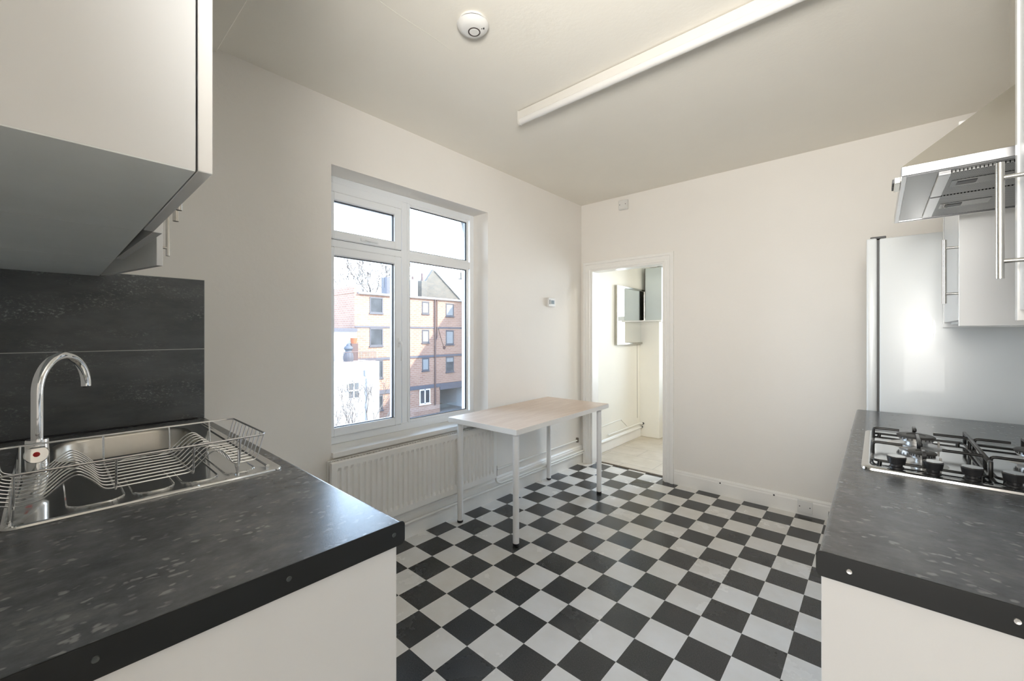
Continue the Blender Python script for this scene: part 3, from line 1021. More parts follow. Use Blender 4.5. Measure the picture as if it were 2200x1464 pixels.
# two pan supports side by side: a low rectangular loop each, raised fingers towards every burner
zl, zh = HZ2 + 0.007, HZ2 + 0.044
for (x0, x1, xb, side) in ((1.608, 1.832, 1.713, 1), (1.842, 2.064, 1.955, -1)):
    q = B()
    y0, y1 = 0.412, 0.836
    tube(q, [(x, y, zl) for x, y in rrect(x0, x1, y0, y1, 0.015, 4)], 0.0036, 8, closed=True)
    for yb in (0.490, 0.735):
        tube(q, fillet([(x0, yb, zl), (x0, yb, zh), (xb - 0.040, yb, zh)], 0.010, 4), 0.0040, 8)
        tube(q, fillet([(x1, yb, zl), (x1, yb, zh), (xb + 0.040, yb, zh)], 0.010, 4), 0.0040, 8)
    for y0_, y1_ in ((y0, 0.450), (y1, 0.775)):
        box(q, xb - 0.004, xb + 0.004, min(y0_, y1_) , max(y0_, y1_), zh - 0.006, zh + 0.003, 0.001, 1)
        box(q, xb - 0.004, xb + 0.004, y0_ - 0.004, y0_ + 0.004, zl, zh)
    box(q, xb - 0.004, xb + 0.004, 0.530, 0.690, zh - 0.006, zh + 0.003, 0.001, 1)
    box(q, xb - 0.004, xb + 0.004, 0.606, 0.614, zl - 0.003, zh - 0.004)
    if side > 0:
        box(q, x1 - 0.004, x1 + 0.004, y0 + 0.01, y1 - 0.012, zh - 0.006, zh + 0.003, 0.001, 1)
        box(q, x1 - 0.004, x1 + 0.004, y0 - 0.002, y0 + 0.012, zl, zh + 0.003, 0.001, 1)
        box(q, x1 - 0.004, x1 + 0.004, y1 - 0.014, y1, zl, zh + 0.003, 0.001, 1)
    for x_, y_ in ((x0 + 0.015, y0), (x1 - 0.015, y0), (x0 + 0.015, y1), (x1 - 0.015, y1)):
        cyl(q, (x_, y_, HZ2), (x_, y_, zl), 0.005, n=8)
    obj('pan_support', q, M['castiron'], hob, smooth=50)
for i, x in enumerate((1.657, 1.727, 1.796, 1.864)):
    q = B(); lathe(q, [(0.0, 0.0), (0.0165, 0.0), (0.0160, 0.005), (0.0130, 0.007), (0.0130, 0.013), (0.0178, 0.0155), (0.0205, 0.0315), (0.0190, 0.0335), (0.0, 0.0340)], (x, 0.374, HZ2 + 0.001), n=32)
    k_ = obj('knob', q, M['dark'], hob, smooth=35, label='black control knob')
    q = B(); lathe(q, [(0.0, 0.0009), (0.0185, 0.0007), (0.0185, 0.0)], (x, 0.374, HZ2 + 0.0349), n=32)
    obj('knob_cap', q, M['hobsteel'], k_, smooth=35, label='satin grey knob top')

# ------------------------------------------------------------------ fridge
fr = empty('fridge_freezer', (1.85, 1.8, 0), label='tall white fridge freezer beyond the hob worktop', cat='fridge')
FY0, FY1_, FT = 1.520, 2.10, 1.772
q = B(); box(q, 1.626, 2.13, FY0, FY1_, 0.02, FT - 0.004, 0.006, 3)
obj('body', q, M['fridge'], fr, smooth=30)
q = B(); box(q, 1.578, 1.617, FY0 - 0.001, FY1_, 0.62, FT, 0.008, 3)
obj('door', q, M['fridge'], fr, smooth=30)
q = B(); box(q, 1.578, 1.617, FY0 - 0.001, FY1_, 0.05, 0.61, 0.008, 3)
obj('freezer_door', q, M['fridge'], fr, smooth=30)
q = B(); box(q, 1.617, 1.627, FY0 + 0.006, FY1_ - 0.006, 0.06, FT - 0.012)
obj('door_seal', q, simple('grey_door_seal', (0.10, 0.10, 0.10), 0.6, var=0), fr, label='dark grey door gasket')
q = B(); box(q, 1.592, 1.650, FY0 + 0.006, FY0 + 0.05, FT - 0.004, FT + 0.007, 0.002, 1)
obj('hinge_cover', q, M['dark'], fr, label='black hinge plate')
for x, y in ((1.66, FY0 + 0.04), (2.09, FY0 + 0.04), (1.66, FY1_ - 0.04), (2.09, FY1_ - 0.04)):
    q = B(); cyl(q, (x, y, 0.0), (x, y, 0.03), 0.018, n=12)
    obj('foot', q, M['dark'], fr)

# ------------------------------------------------------------------ right wall cabinets
RCB, RCT = 1.345, 2.068
def rcab(y0, y1, label, hy):
    E_ = empty('wall_cabinet', (1.98, (y0 + y1) / 2, RCB), label=label, cat='wall cabinet')
    for ya in (y0, y1 - 0.018):
        q = B(); box(q, 1.838, RX - 0.001, ya, ya + 0.018, RCB - 0.012, RCT, 0.0006, 1)
        obj('side_panel', q, M['unitgloss'], E_)
    q = B()
    box(q, 1.862, RX - 0.001, y0 + 0.018, y1 - 0.018, RCB, RCB + 0.018)
    box(q, 1.862, RX - 0.001, y0 + 0.018, y1 - 0.018, RCT - 0.019, RCT - 0.001)
    box(q, RX - 0.010, RX - 0.001, y0 + 0.018, y1 - 0.018, RCB + 0.018, RCT - 0.019)
    obj('carcass', q, M['unit'], E_)
    q = B(); box(q, 1.841, 1.859, y0 + 0.020, y1 - 0.020, RCB + 0.010, RCT - 0.003, 0.001, 1)
    D_ = obj('door', q, M['unit'], E_)
    bar_handle(D_, (1.806, hy, 1.418), (1.806, hy, 1.655), (-0.035, 0, 0), (0.15, 0.87), 0.0065, 0.0045)
    return E_
rcab(1.010, 1.500, 'white wall cabinet between the cooker hood and the fridge', 1.062)
rcab(-0.28, 0.205, 'white wall cabinet on the near side of the cooker hood, only its edge in view', 0.130)

# ------------------------------------------------------------------ cooker hood
hd = empty('cooker_hood', (1.9, 0.6, 1.70), label='stainless pyramid cooker hood on the right wall above the hob', cat='cooker hood')
hx0, hx1, hy0, hy1, hz = 1.664, RX, 0.290, 0.892, 1.708
t = B()
lo = [(hx0, hy0, hz + 0.024), (hx1, hy0, hz + 0.024), (hx1, hy1, hz + 0.024), (hx0, hy1, hz + 0.024)]
cy_ = (hy0 + hy1) / 2
hi_ = [(1.90, cy_ - 0.11, hz + 0.25), (hx1, cy_ - 0.11, hz + 0.25), (hx1, cy_ + 0.11, hz + 0.25), (1.90, cy_ + 0.11, hz + 0.25)]
vl = [t.verts.new(p) for p in lo]; vh = [t.verts.new(p) for p in hi_]
for i in range(4):
    t.faces.new((vl[i], vl[(i + 1) % 4], vh[(i + 1) % 4], vh[i]))
t.faces.new(vh)
obj('canopy', t, M['hood'], hd)
q = B()
box(q, hx0, hx0 + 0.012, hy0, hy1, hz, hz + 0.025, 0.0015, 1)
box(q, hx1 - 0.012, hx1, hy0, hy1, hz, hz + 0.025)
box(q, hx0 + 0.010, hx1 - 0.010, hy0, hy0 + 0.012, hz, hz + 0.025, 0.0015, 1)
box(q, hx0 + 0.010, hx1 - 0.010, hy1 - 0.012, hy1, hz, hz + 0.025, 0.0015, 1)
obj('lip', q, steel('bright_lip_steel', (0.60, 0.60, 0.61), 0.30, (1, 1, 1)), hd, label='bright steel lip')
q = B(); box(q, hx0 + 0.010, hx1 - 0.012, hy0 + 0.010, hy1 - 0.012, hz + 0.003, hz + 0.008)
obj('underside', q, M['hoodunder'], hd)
for (y0, y1) in ((0.338, 0.560), (0.572, 0.848)):
    q = B(); box(q, 1.756, hx1 - 0.03, y0, y1, hz - 0.001, hz + 0.004, 0.001, 1)
    f_ = obj('grease_filter', q, M['filter'], hd)
    q = B(); box(q, 1.734, 1.757, y0, y1, hz - 0.0025, hz + 0.004, 0.001, 1)
    obj('filter_edge', q, steel('filter_edge_steel', (0.6, 0.6, 0.6), 0.3, (1, 1, 1)), f_)
    ym = (y0 + y1) / 2
    q = B(); box(q, 1.764, 1.870, ym - 0.040, ym + 0.025, hz - 0.0022, hz + 0.001, 0.0005, 1)
    l_ = obj('latch', q, M['hoodunder'], f_, label='dark latch plate')
    q = B(); box(q, 1.776, 1.812, ym - 0.022, ym + 0.010, hz - 0.0035, hz - 0.002, 0.0005, 1)
    obj('finger_pull', q, M['dark'], l_)
q = B(); box(q, 1.905, hx1, cy_ - 0.10, cy_ + 0.10, hz + 0.245, 2.45, 0.001, 1)
obj('chimney', q, M['hood'], hd)
q = B(); box(q, hx0 - 0.012, hx0, hy0 + 0.05, hy0 + 0.14, hz - 0.002, hz + 0.014, 0.001, 1)
sw = obj('switch_panel', q, M['hood'], hd)
for k in range(5):
    q = B(); box(q, hx0 - 0.016, hx0 - 0.011, hy0 + 0.054 + k * 0.017, hy0 + 0.066 + k * 0.017, hz + 0.001, hz + 0.011, 0.0006, 1)
    obj('push_button', q, M['dark'], sw)

# ------------------------------------------------------------------ table
tb = empty('dining_table', (-0.313, 1.283, 0), radians(2.0), label='narrow wood-topped table with white legs below the window', cat='table')
TW, TL = 0.605, 1.205
q = B(); box(q, -TW / 2, TW / 2, -TL / 2, TL / 2, 0.6965, 0.7300, 0.0015, 2)
top = obj('tabletop', q, [M['tableedge'], M['tabletop']], tb, local=True)
for p in top.data.polygons:
    if p.normal.z > 0.9: p.material_index = 1
for x, y in ((-0.248, -0.540), (0.248, -0.540), (0.248, 0.540), (-0.248, 0.540)):
    q = B(); cyl(q, (x, y, 0.018), (x, y, 0.694), 0.0195, n=28)
    lathe(q, [(0.0, 0.0), (0.05, 0.0), (0.05, 0.003), (0.0, 0.003)], (x, y, 0.6935), n=24)
    l_ = obj('leg', q, M['legpaint'], tb, local=True, smooth=35)
    q = B(); lathe(q, [(0.0, 0.0), (0.017, 0.0), (0.0205, 0.004), (0.0205, 0.018), (0.0, 0.019)], (x, y, 0.0), n=24)
    obj('foot', q, M['dark'], l_, local=True, smooth=35, label='black plastic foot')

# ------------------------------------------------------------------ radiator
rad = empty('radiator', (-0.57, 0.47, 0.21), label='white ribbed panel radiator under the window', cat='radiator')
ry0, ry1, rz0, rz1 = -0.150, 1.130, 0.198, 0.610
xf = -0.570
t = B()
# corrugated front: flutes between top and bottom channels
ncol = 0
fl_n = 34
cols = []
pitch = (ry1 - ry0 - 0.05) / fl_n
prof = [(ry0, 0)]
for k in range(fl_n):
    y = ry0 + 0.025 + pitch * k
    prof += [(y + pitch * 0.10, 0), (y + pitch * 0.28, 1), (y + pitch * 0.62, 1), (y + pitch * 0.80, 0)]
prof.append((ry1, 0))
rows = [(rz0, 0), (rz0 + 0.035, 0), (rz0 + 0.055, 1), (rz1 - 0.055, 1), (rz1 - 0.035, 0), (rz1 - 0.006, 0)]
grid = []
for z, m_ in rows:
    grid.append([t.verts.new((xf - 0.010 * m_ * h + (0.0), y, z)) for y, h in prof])
for a, b2 in zip(grid, grid[1:]):
    for i in range(len(prof) - 1):
        t.faces.new((a[i], a[i + 1], b2[i + 1], b2[i]))
# edges fold back
back_top = [t.verts.new((xf - 0.006, y, rz1)) for y, h in prof]
for i in range(len(prof) - 1):
    t.faces.new((grid[-1][i], grid[-1][i + 1], back_top[i + 1], back_top[i]))
box(t, xf - 0.024, xf - 0.012, ry0 + 0.001, ry1 - 0.001, rz0 + 0.002, rz1 - 0.003)
box(t, xf - 0.024, xf - 0.0005, ry0, ry0 + 0.008, rz0, rz1 - 0.004, 0.002, 1)
box(t, xf - 0.024, xf - 0.0005, ry1 - 0.008, ry1, rz0, rz1 - 0.004, 0.002, 1)
obj('front_panel', t, M['radiator'], rad)
q = B()
box(q, xf - 0.068, xf - 0.058, ry0 + 0.004, ry1 - 0.004, rz0, rz1 - 0.004, 0.003, 2)
for y in (ry0 + 0.15, ry1 - 0.15):
    box(q, WX + 0.001, xf - 0.058, y - 0.015, y + 0.015, rz0 + 0.10, rz1 - 0.06)
box(q, xf - 0.066, xf - 0.02, ry0 + 0.03, ry0 + 0.05, rz0 + 0.02, rz0 + 0.05)
box(q, xf - 0.066, xf - 0.02, ry1 - 0.05, ry1 - 0.03, rz0 + 0.02, rz0 + 0.05)
obj('rear_panel', q, M['radiator'], rad)
q = B()
for k in range(64):
    y = ry0 + 0.02 + k * (ry1 - ry0 - 0.04) / 63
    box(q, xf - 0.058, xf - 0.026, y - 0.0012, y + 0.0012, rz1 - 0.012, rz1 - 0.006)
obj('top_grille', q, M['radiator'], rad)
q = B()
cyl(q, (xf - 0.035, ry1 - 0.003, rz0 + 0.03), (xf - 0.035, ry1 + 0.03, rz0 + 0.03), 0.009, n=12)
cyl(q, (xf - 0.035, ry1 + 0.028, rz0 + 0.0), (xf - 0.035, ry1 + 0.028, rz0 + 0.075), 0.010, n=14)
obj('valve', q, M['brass'], rad, smooth=True, label='tarnished metal valve')

# pipes
q = B(); tube(q, fillet([(xf - 0.035, ry1 + 0.028, rz0 + 0.01), (xf - 0.035, ry1 + 0.030, 0.150), (-0.600, ry1 + 0.075, 0.128), (-0.600, FY - 0.01, 0.128)], 0.03), 0.0085, 12)
obj('heating_pipe', q, M['pipe'], label='white heating pipe curving down from the radiator valve', cat='pipe')
q = B(); tube(q, [(-0.605, -0.685, 0.108), (-0.605, 1.0, 0.108), (-0.605, FY - 0.01, 0.104)], 0.0085, 12)
obj('heating_pipe', q, M['pipe'], label='white heating pipe running low along the skirting behind the table', cat='pipe')
q = B(); tube(q, fillet([(-0.632, 1.20, 0.232), (-0.632, 2.375, 0.236)], 0.02), 0.0075, 12)
pp = obj('heating_pipe', q, M['pipe'], label='thin white pipe on the wall above the skirting, behind the table', cat='pipe')
q = B(); box(q, -0.645, -0.618, 2.355, 2.375, 0.215, 0.262, 0.004, 1)
obj('pipe_clip', q, M['brass'], pp)

# ------------------------------------------------------------------ small wall and ceiling fittings
jb = empty('junction_box', (-0.17, FY, 2.52), label='small white junction box high on the wall above the doorway', cat='junction box')
q = B(); box(q, -0.218, -0.128, FY - 0.030, FY, 2.475, 2.565, 0.006, 3)
obj('box', q, M['plastic'], jb)
q = B(); box(q, -0.214, -0.132, FY - 0.036, FY - 0.030, 2.479, 2.561, 0.006, 3)
c_ = obj('cover', q, M['plastic'], jb)
for x in (-0.202, -0.144):
    q = B(); cyl(q, (x, FY - 0.0355, 2.52), (x, FY - 0.0375, 2.52), 0.004, n=10)
    obj('screw', q, M['dark'], c_)

so = empty('blanking_plate', (1.232, FY - 0.018, 0.066), label='square white blanking plate on the skirting by the fridge', cat='blanking plate')
q = B(); box(q, 1.186, 1.274, FY - 0.034, FY - 0.018, 0.022, 0.110, 0.003, 2)
obj('plate', q, M['plastic'], so)
for x in (1.200, 1.261):
    q = B(); cyl(q, (x, FY - 0.0335, 0.066), (x, FY - 0.0352, 0.066), 0.004, n=10)
    obj('screw', q, M['screwdark'], so)

th = empty('thermostat', (WX, 1.915, 1.59), label='small white digital thermostat on the wall between window and doorway', cat='thermostat')
q = B(); box(q, WX, WX + 0.024, 1.866, 1.972, 1.553, 1.633, 0.004, 3)
obj('case', q, M['plastic'], th)
q = B(); box(q, WX + 0.0235, WX + 0.0250, 1.905, 1.955, 1.578, 1.612, 0.0005, 1)
obj('display', q, simple('grey_display', (0.18, 0.23, 0.25), 0.2, var=0.4, vscale=90), th, label='grey display')
q = B(); box(q, WX + 0.0235, WX + 0.0265, 1.882, 1.892, 1.575, 1.615, 0.0008, 1)
obj('side_key', q, simple('dark_grey_keys', (0.06, 0.07, 0.07), 0.4, var=0), th)

sm = empty('smoke_alarm', (0.352, 0.018, CZ), label='round white smoke alarm on the ceiling', cat='smoke alarm')
c0 = Vector((0.352, 0.018, CZ))
q = B(); lathe(q, [(0.0, 0.0), (0.060, 0.0), (0.061, 0.006), (0.058, 0.009), (0.0, 0.009)], c0, (0, 0, -1), 48)
obj('base', q, M['plastic'], sm, smooth=35)
q = B(); lathe(q, [(0.0, 0.0), (0.060, 0.0), (0.060, 0.006), (0.0, 0.006)], c0 - Vector((0, 0, 0.009)), (0, 0, -1), 48)
obj('vent', q, M['dark'], sm, label='dark vent slot')
q = B(); lathe(q, [(0.0, 0.0), (0.064, 0.0), (0.0665, 0.003), (0.064, 0.009), (0.054, 0.019), (0.038, 0.025), (0.0, 0.027)], c0 - Vector((0, 0, 0.014)), (0, 0, -1), 48)
bd = obj('cover', q, M['plastic'], sm, smooth=35)
q = B(); lathe(q, [(0.0255, 0.0), (0.0255, 0.0015), (0.0210, 0.0015), (0.0210, 0.0)], c0 + Vector((0.002, 0.006, -0.0402)), (0, 0, -1), 36)
obj('button_ring', q, simple('brown_ring', (0.05, 0.035, 0.03), 0.4, var=0), bd, label='dark ring around the test button')
q = B(); lathe(q, [(0.0, 0.002), (0.0190, 0.002), (0.0210, 0.0)], c0 + Vector((0.002, 0.006, -0.0405)), (0, 0, -1), 36)
obj('test_button', q, M['plastic'], bd, smooth=35)
q = B(); cyl(q, c0 + Vector((0.042, 0.022, -0.030)), c0 + Vector((0.042, 0.022, -0.0385)), 0.003, n=10)
cyl(q, c0 + Vector((0.037, 0.016, -0.032)), c0 + Vector((0.037, 0.016, -0.0392)), 0.0022, n=10)
obj('indicator', q, M['dark'], bd)

bt = empty('batten_light', (0.8, 0.68, CZ), label='long white fluorescent batten light on the ceiling', cat='ceiling light')
q = B(); box(q, 0.042, 1.560, 0.664, 0.704, CZ - 0.050, CZ - 0.0040, 0.002, 1)
obj('casing', q, M['lampbody'], bt)
q = B()
pr = [(0.6665, CZ - 0.050)]
for k in range(11):
    a = pi + pi * k / 10
    pr.append((0.684 + 0.0185 * cos(a), CZ - 0.058 + 0.018 * sin(a)))
pr.append((0.7015, CZ - 0.050))
prism(q, pr, 'x', 0.050, 1.552)
obj('diffuser', q, M['diffuser'], bt, smooth=35)
q = B()
for x0 in (0.040, 1.552):
    pr2 = [(0.6635, CZ - 0.0015), (0.6635, CZ - 0.050)]
    for k in range(11):
        a = pi + pi * k / 10
        pr2.append((0.684 + 0.0205 * cos(a), CZ - 0.058 + 0.0205 * sin(a)))
    pr2 += [(0.7045, CZ - 0.050), (0.7045, CZ - 0.0015)]
    prism(q, pr2, 'x', x0, x0 + 0.010)
obj('end_cap', q, M['lampbody'], bt)

# ------------------------------------------------------------------ second room through the doorway
R2X0, R2X1, R2Y, R2Z = -0.655, 1.5, 4.70, 2.45
b_ = B(); box(b_, R2X0 - 0.2, R2X1, 2.575, R2Y + 0.1, -0.12, -0.002)
obj('floor_2', b_, M['tile2'], kind='structure', label='beige tiled floor beyond the doorway')
b_ = B(); box(b_, R2X0 - 0.2, R2X1 + 0.1, FY + 0.11, R2Y + 0.1, R2Z, R2Z + 0.1)
obj('ceiling_2', b_, M['room2'], kind='structure')
b_ = B(); box(b_, R2X0 - 0.2, R2X0, FY + 0.11, R2Y + 0.1, -0.1, R2Z)
obj('wall_left_2', b_, M['room2'], kind='structure', label='cream wall of the room beyond the doorway')
b_ = B()
box(b_, R2X1, R2X1 + 0.1, FY + 0.11, R2Y + 0.1, -0.1, R2Z)
obj('wall_right_2', b_, M['room2'], kind='structure')
W2 = (-0.33, 1.30, 0.60, 2.32)
b_ = B()
for a in ((R2X0, W2[0], -0.1, R2Z), (W2[1], R2X1, -0.1, R2Z), (W2[0], W2[1], -0.1, W2[2]), (W2[0], W2[1], W2[3], R2Z)):
    box(b_, a[0], a[1], R2Y, R2Y + 0.1, a[2], a[3])
obj('wall_back_2', b_, M['room2'], kind='structure')
w2 = empty('window_2', (0.4, R2Y, W2[2]), kind='structure', label='bright window of the room beyond the doorway')
q = B()
box(q, W2[0], W2[0] + 0.05, R2Y + 0.02, R2Y + 0.08, W2[2], W2[3]); box(q, W2[1] - 0.05, W2[1], R2Y + 0.02, R2Y + 0.08, W2[2], W2[3])
box(q, W2[0], W2[1], R2Y + 0.02, R2Y + 0.08, W2[2], W2[2] + 0.05); box(q, W2[0], W2[1], R2Y + 0.02, R2Y + 0.08, W2[3] - 0.05, W2[3])
box(q, W2[0], W2[1], R2Y + 0.02, R2Y + 0.08, 1.50, 1.57); box(q, 0.38, 0.43, R2Y + 0.02, R2Y + 0.08, W2[2], W2[3])
obj('window_frame', q, M['upvc'], w2)
q = B(); box(q, W2[0] + 0.04, W2[1] - 0.04, R2Y + 0.045, R2Y + 0.050, W2[2] + 0.04, W2[3] - 0.04)
obj('pane', q, M['glass'], w2)
# skirting
b_ = B(); prism(b_, [(R2X0 + p[0], p[1]) for p in skirt_profile(0.13, 0.018)], 'y', FY + 0.12, 3.86)
obj('baseboard_left_2', b_, M['gloss'], kind='structure')
# boxed-in cupboard with boiler above
bc = empty('boiler_cupboard', (-0.53, 4.0, 0), label='tall cream boxed-in cupboard in the corner of the far room', cat='cupboard')
q = B(); box(q, R2X0 + 0.001, -0.405, 3.870, 4.60, 0.0, 1.455, 0.002, 1)
obj('boxing', q, M['room2'], bc)
q = B(); box(q, R2X0 + 0.001, -0.372, 3.850, 4.60, 1.455, 1.475, 0.002, 1)
obj('ledge', q, M['gloss'], bc)
bo = empty('boiler', (-0.5, 4.0, 1.48), label='pale grey boiler casing above the corner cupboard in the far room', cat='boiler')
q = B(); box(q, -0.596, -0.385, 3.895, 4.40, 1.476, 2.135, 0.004, 2)
obj('casing', q, simple('pale_grey_casing', (0.55, 0.60, 0.59), 0.4, var=0.03), bo)
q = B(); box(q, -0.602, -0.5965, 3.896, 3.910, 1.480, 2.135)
obj('side_edge', q, M['dark'], bo, label='black strip drawn for the shadowed side edge')  # black strip put in for the shade along the casing edge
wlamp = empty('bulkhead_light', (-0.48, 3.9, 2.16), label='small cream oblong light above the boiler in the far room', cat='light fitting')
q = B(); box(q, -0.560, -0.400, 3.885, 3.990, 2.150, 2.185, 0.010, 3)
obj('base', q, M['plastic'], wlamp)
q = B(); box(q, -0.530, -0.440, 3.870, 3.905, 2.137, 2.155, 0.004, 2)
obj('lens', q, M['diffuser'], wlamp)
# mirror
mi_ = empty('wall_mirror', (R2X0 + 0.02, 3.65, 1.5), label='square silver-framed mirror on the wall of the far room', cat='mirror')
my0, my1, mz0, mz1 = 3.190, 3.985, 1.175, 1.865
q = B(); ring_x(q, my0, my1, mz0, mz1, 0.022, 0.022, 0.022, 0.022, R2X0, R2X0 + 0.034, bev=0.002)
obj('frame', q, steel('mottled_silver_frame', (0.45, 0.44, 0.40), 0.25, (1, 1, 1)), mi_)
q = B(); box(q, R2X0 + 0.004, R2X0 + 0.020, my0 + 0.015, my1 - 0.015, mz0 + 0.015, mz1 - 0.015)
obj('glass', q, M['mirror'], mi_)
q = B(); tube(q, [(R2X0 + 0.012, 3.02, 0.165), (R2X0 + 0.012, 3.83, 0.165)], 0.0085, 10)
tube(q, [(R2X0 + 0.012, 3.83, 0.165), (R2X0 + 0.05, 3.86, 0.165)], 0.0085, 10)
obj('heating_pipe', q, M['pipe'], label='upper white pipe along the wall of the far room', cat='pipe')
q = B(); tube(q, [(R2X0 + 0.030, 2.62, 0.118), (R2X0 + 0.030, 3.862, 0.118)], 0.0095, 10)
p2 = obj('heating_pipe', q, M['pipe'], label='lower white pipe along the wall of the far room', cat='pipe')
q = B(); cyl(q, (R2X0 + 0.030, 3.850, 0.118), (R2X0 + 0.030, 3.865, 0.118), 0.014, n=14)
cyl(q, (R2X0 + 0.048, 3.850, 0.165), (R2X0 + 0.048, 3.865, 0.165), 0.013, n=14)
obj('pipe_collar', q, M['dark'], p2, label='dark pipe collars')
q = B(); tube(q, [(R2X0 + 0.005, 2.70, 0.275), (R2X0 + 0.005, 3.22, 0.292), (R2X0 + 0.005, 3.34, 0.29), (R2X0 + 0.005, 3.50, 0.185)], 0.004, 8)
obj('cable', q, M['pipe'], label='white cable dipping along the wall of the far room', cat='cable')
q = B(); tube(q, [(R2X0 + 0.003, 3.78, 1.17), (R2X0 + 0.003, 3.785, 0.7), (R2X0 + 0.003, 3.79, 0.24)], 0.0018, 6)
obj('cable', q, simple('grey_cable', (0.25, 0.24, 0.2), 0.5, var=0), label='thin grey cable hanging below the mirror', cat='cable')

# ------------------------------------------------------------------ outdoors
GZ = -6.05
b_ = B(); box(b_, -120, -1.2, -40, 120, GZ - 0.3, GZ)
obj('ground', b_, M['ground'], kind='structure', label='pale paved yard below the window')

FX = -29.0
bb = empty('apartment_building', (FX, 20, GZ), label='four-storey orange brick apartment block across the yard', cat='building')
q = B()
RT = 4.50
box(q, FX - 6, FX, 14.83, 23.25, GZ, RT)
box(q, FX - 6, FX, 23.25, 34.0, -3.45, RT)
box(q, FX - 6, FX, 26.7, 34.0, GZ, -3.45)
obj('walls', q, M['brick'], bb)
q = B(); box(q, FX - 6, FX - 0.02, 14.80, 15.05, RT, 5.02)
obj('parapet', q, M['brick'], bb)
q = B()
for z0, z1, x in ((1.78, 1.92, 0.05), (-0.86, -0.66, 0.06), (-3.68, -3.35, 0.08)):
    box(q, FX, FX + x, 14.85, 34.0, z0, z1)
box(q, FX, FX + 0.10, 23.2, 34.0, -3.95, -3.35)
obj('floor_band', q, M['band'], bb, label='slate grey floor bands')
q = B(); box(q, FX - 6, FX + 0.12, 15.1, 34.0, RT, RT + 0.10)
tube(q, [(FX + 0.14, 15.1, RT + 0.02), (FX + 0.14, 34.0, RT + 0.02)], 0.09, 8)
obj('gutter', q, M['gutter'], bb, label='pale roof edge and gutter')
q = B(); box(q, FX - 4.5, FX - 4.3, 23.2, 26.8, GZ, -3.5); box(q, FX - 4.3, FX - 0.2, 26.6, 26.69, GZ, -3.5)
obj('undercroft', q, M['stone'], bb, label='shaded grey undercroft')
q = B()
tube(q, [(FX + 0.10, 22.62, RT), (FX + 0.10, 22.62, -5.3)], 0.075, 8)
tube(q, [(FX + 0.10, 22.85, RT - 0.1), (FX + 0.10, 22.85, 1.0), (FX + 0.10, 22.65, 0.6)], 0.045, 8)
obj('downpipe', q, M['brownpipe'], bb, label='brown downpipe')
def outwin(parent, y0, y1, z0, z1, x=FX, fm='outframe', blind=0.0, split=False):
    q = B(); ring_x(q, y0, y1, z0, z1, 0.09, 0.09, 0.09, 0.12, x - 0.02, x + 0.045, bev=0.005)
    if split: box(q, x - 0.02, x + 0.045, (y0 + y1) / 2 - 0.06, (y0 + y1) / 2 + 0.06, z0, z1)
    box(q, x - 0.02, x + 0.09, y0 - 0.05, y1 + 0.05, z0 - 0.09, z0)
    f_ = obj('window', q, M[fm], parent)
    q = B(); box(q, x - 0.02, x + 0.01, y0 + 0.05, y1 - 0.05, z0 + 0.05, z1 - 0.05)
    obj('pane', q, M['outglass'], f_)
    if blind:
        q = B(); box(q, x + 0.010, x + 0.018, y0 + 0.09, y1 - 0.09, z0 + 0.09 + (z1 - z0) * (1 - blind), z1 - 0.12) if blind < 0.9 else box(q, x + 0.010, x + 0.018, y0 + 0.11, y1 - 0.11, z0 + 0.11, z1 - 0.14)
        obj('blind', q, M['blind'], f_, label='pale blind')
for z0, z1 in ((2.98, 4.28), (0.30, 1.76), (-2.35, -0.88), (-5.0, -3.75)):
    outwin(bb, 16.12, 17.30, z0, z1)
for (z0, z1), bl_ in zip(((3.10, 4.22), (0.48, 1.66), (-2.05, -0.88)), (0.92, 0.92, 0.92)):
    outwin(bb, 21.22, 22.00, z0, z1, blind=bl_)
for (z0, z1), bl_ in zip(((2.95, 4.20), (0.26, 1.64), (-2.36, -0.90)), (0.92, 0.92, 0.4)):
    outwin(bb, 23.95, 24.92, z0, z1, blind=bl_)
outwin(bb, 20.95, 22.12, -5.05, -3.70, fm='outwhite', split=True)
q = B(); lathe(q, [(0.0, 0.0), (0.16, 0.0), (0.16, 0.05), (0.10, 0.05)], (FX, 23.75, -0.12 + 0.1), (1, 0, 0), 14)
obj('wall_vent', q, M['brownpipe'], bb)
q = B(); tube(q, [(FX + 0.03, 23.0, 1.9), (FX + 0.03, 23.35, 0.9), (FX + 0.03, 23.65, 0.1)], 0.02, 6)
obj('wall_cable', q, M['brownpipe'], bb)

# lower white wing with roof terrace
wb_ = empty('white_building', (-26, 10, GZ), label='low white rendered building with a roof terrace, left in the window', cat='building')
BX = -26.0
y_r = 15.2
TZ = -0.74
q = B(); box(q, -28.98, BX, 4.0, y_r, GZ, TZ)
box(q, -29.6, -28.6, 4.0, 14.80, TZ, 1.45)
obj('walls', q, M['render'], wb_)
q = B(); box(q, -29.7, -28.5, 4.0, 14.82, 1.45, 1.72)
obj('flashing', q, M['band'], wb_, label='grey lead flashing')
q = B(); box(q, -28.60, -28.52, 12.0, 13.3, TZ, 0.70)
obj('terrace_door', q, M['outwhite'], wb_)
q = B()
tube(q, [(BX + 0.10, 14.15, -1.9), (BX + 0.10, 14.15, -5.9)], 0.06, 8)
box(q, BX, BX + 0.22, 13.95, 14.2, -1.75, -1.3, 0.03, 1)
obj('downpipe', q, M['greypipe'], wb_, label='grey downpipe with hopper')
q = B(); ring_x(q, 12.75, 13.65, -3.3, -2.1, 0.08, 0.08, 0.08, 0.08, BX - 0.02, BX + 0.05)
box(q, BX, BX + 0.05, 13.16, 13.24, -3.3, -2.1); box(q, BX, BX + 0.05, 12.75, 13.65, -2.74, -2.66)
w_ = obj('window', q, M['outwhite'], wb_)
q = B(); box(q, BX - 0.01, BX + 0.02, 12.8, 13.6, -3.25, -2.15)
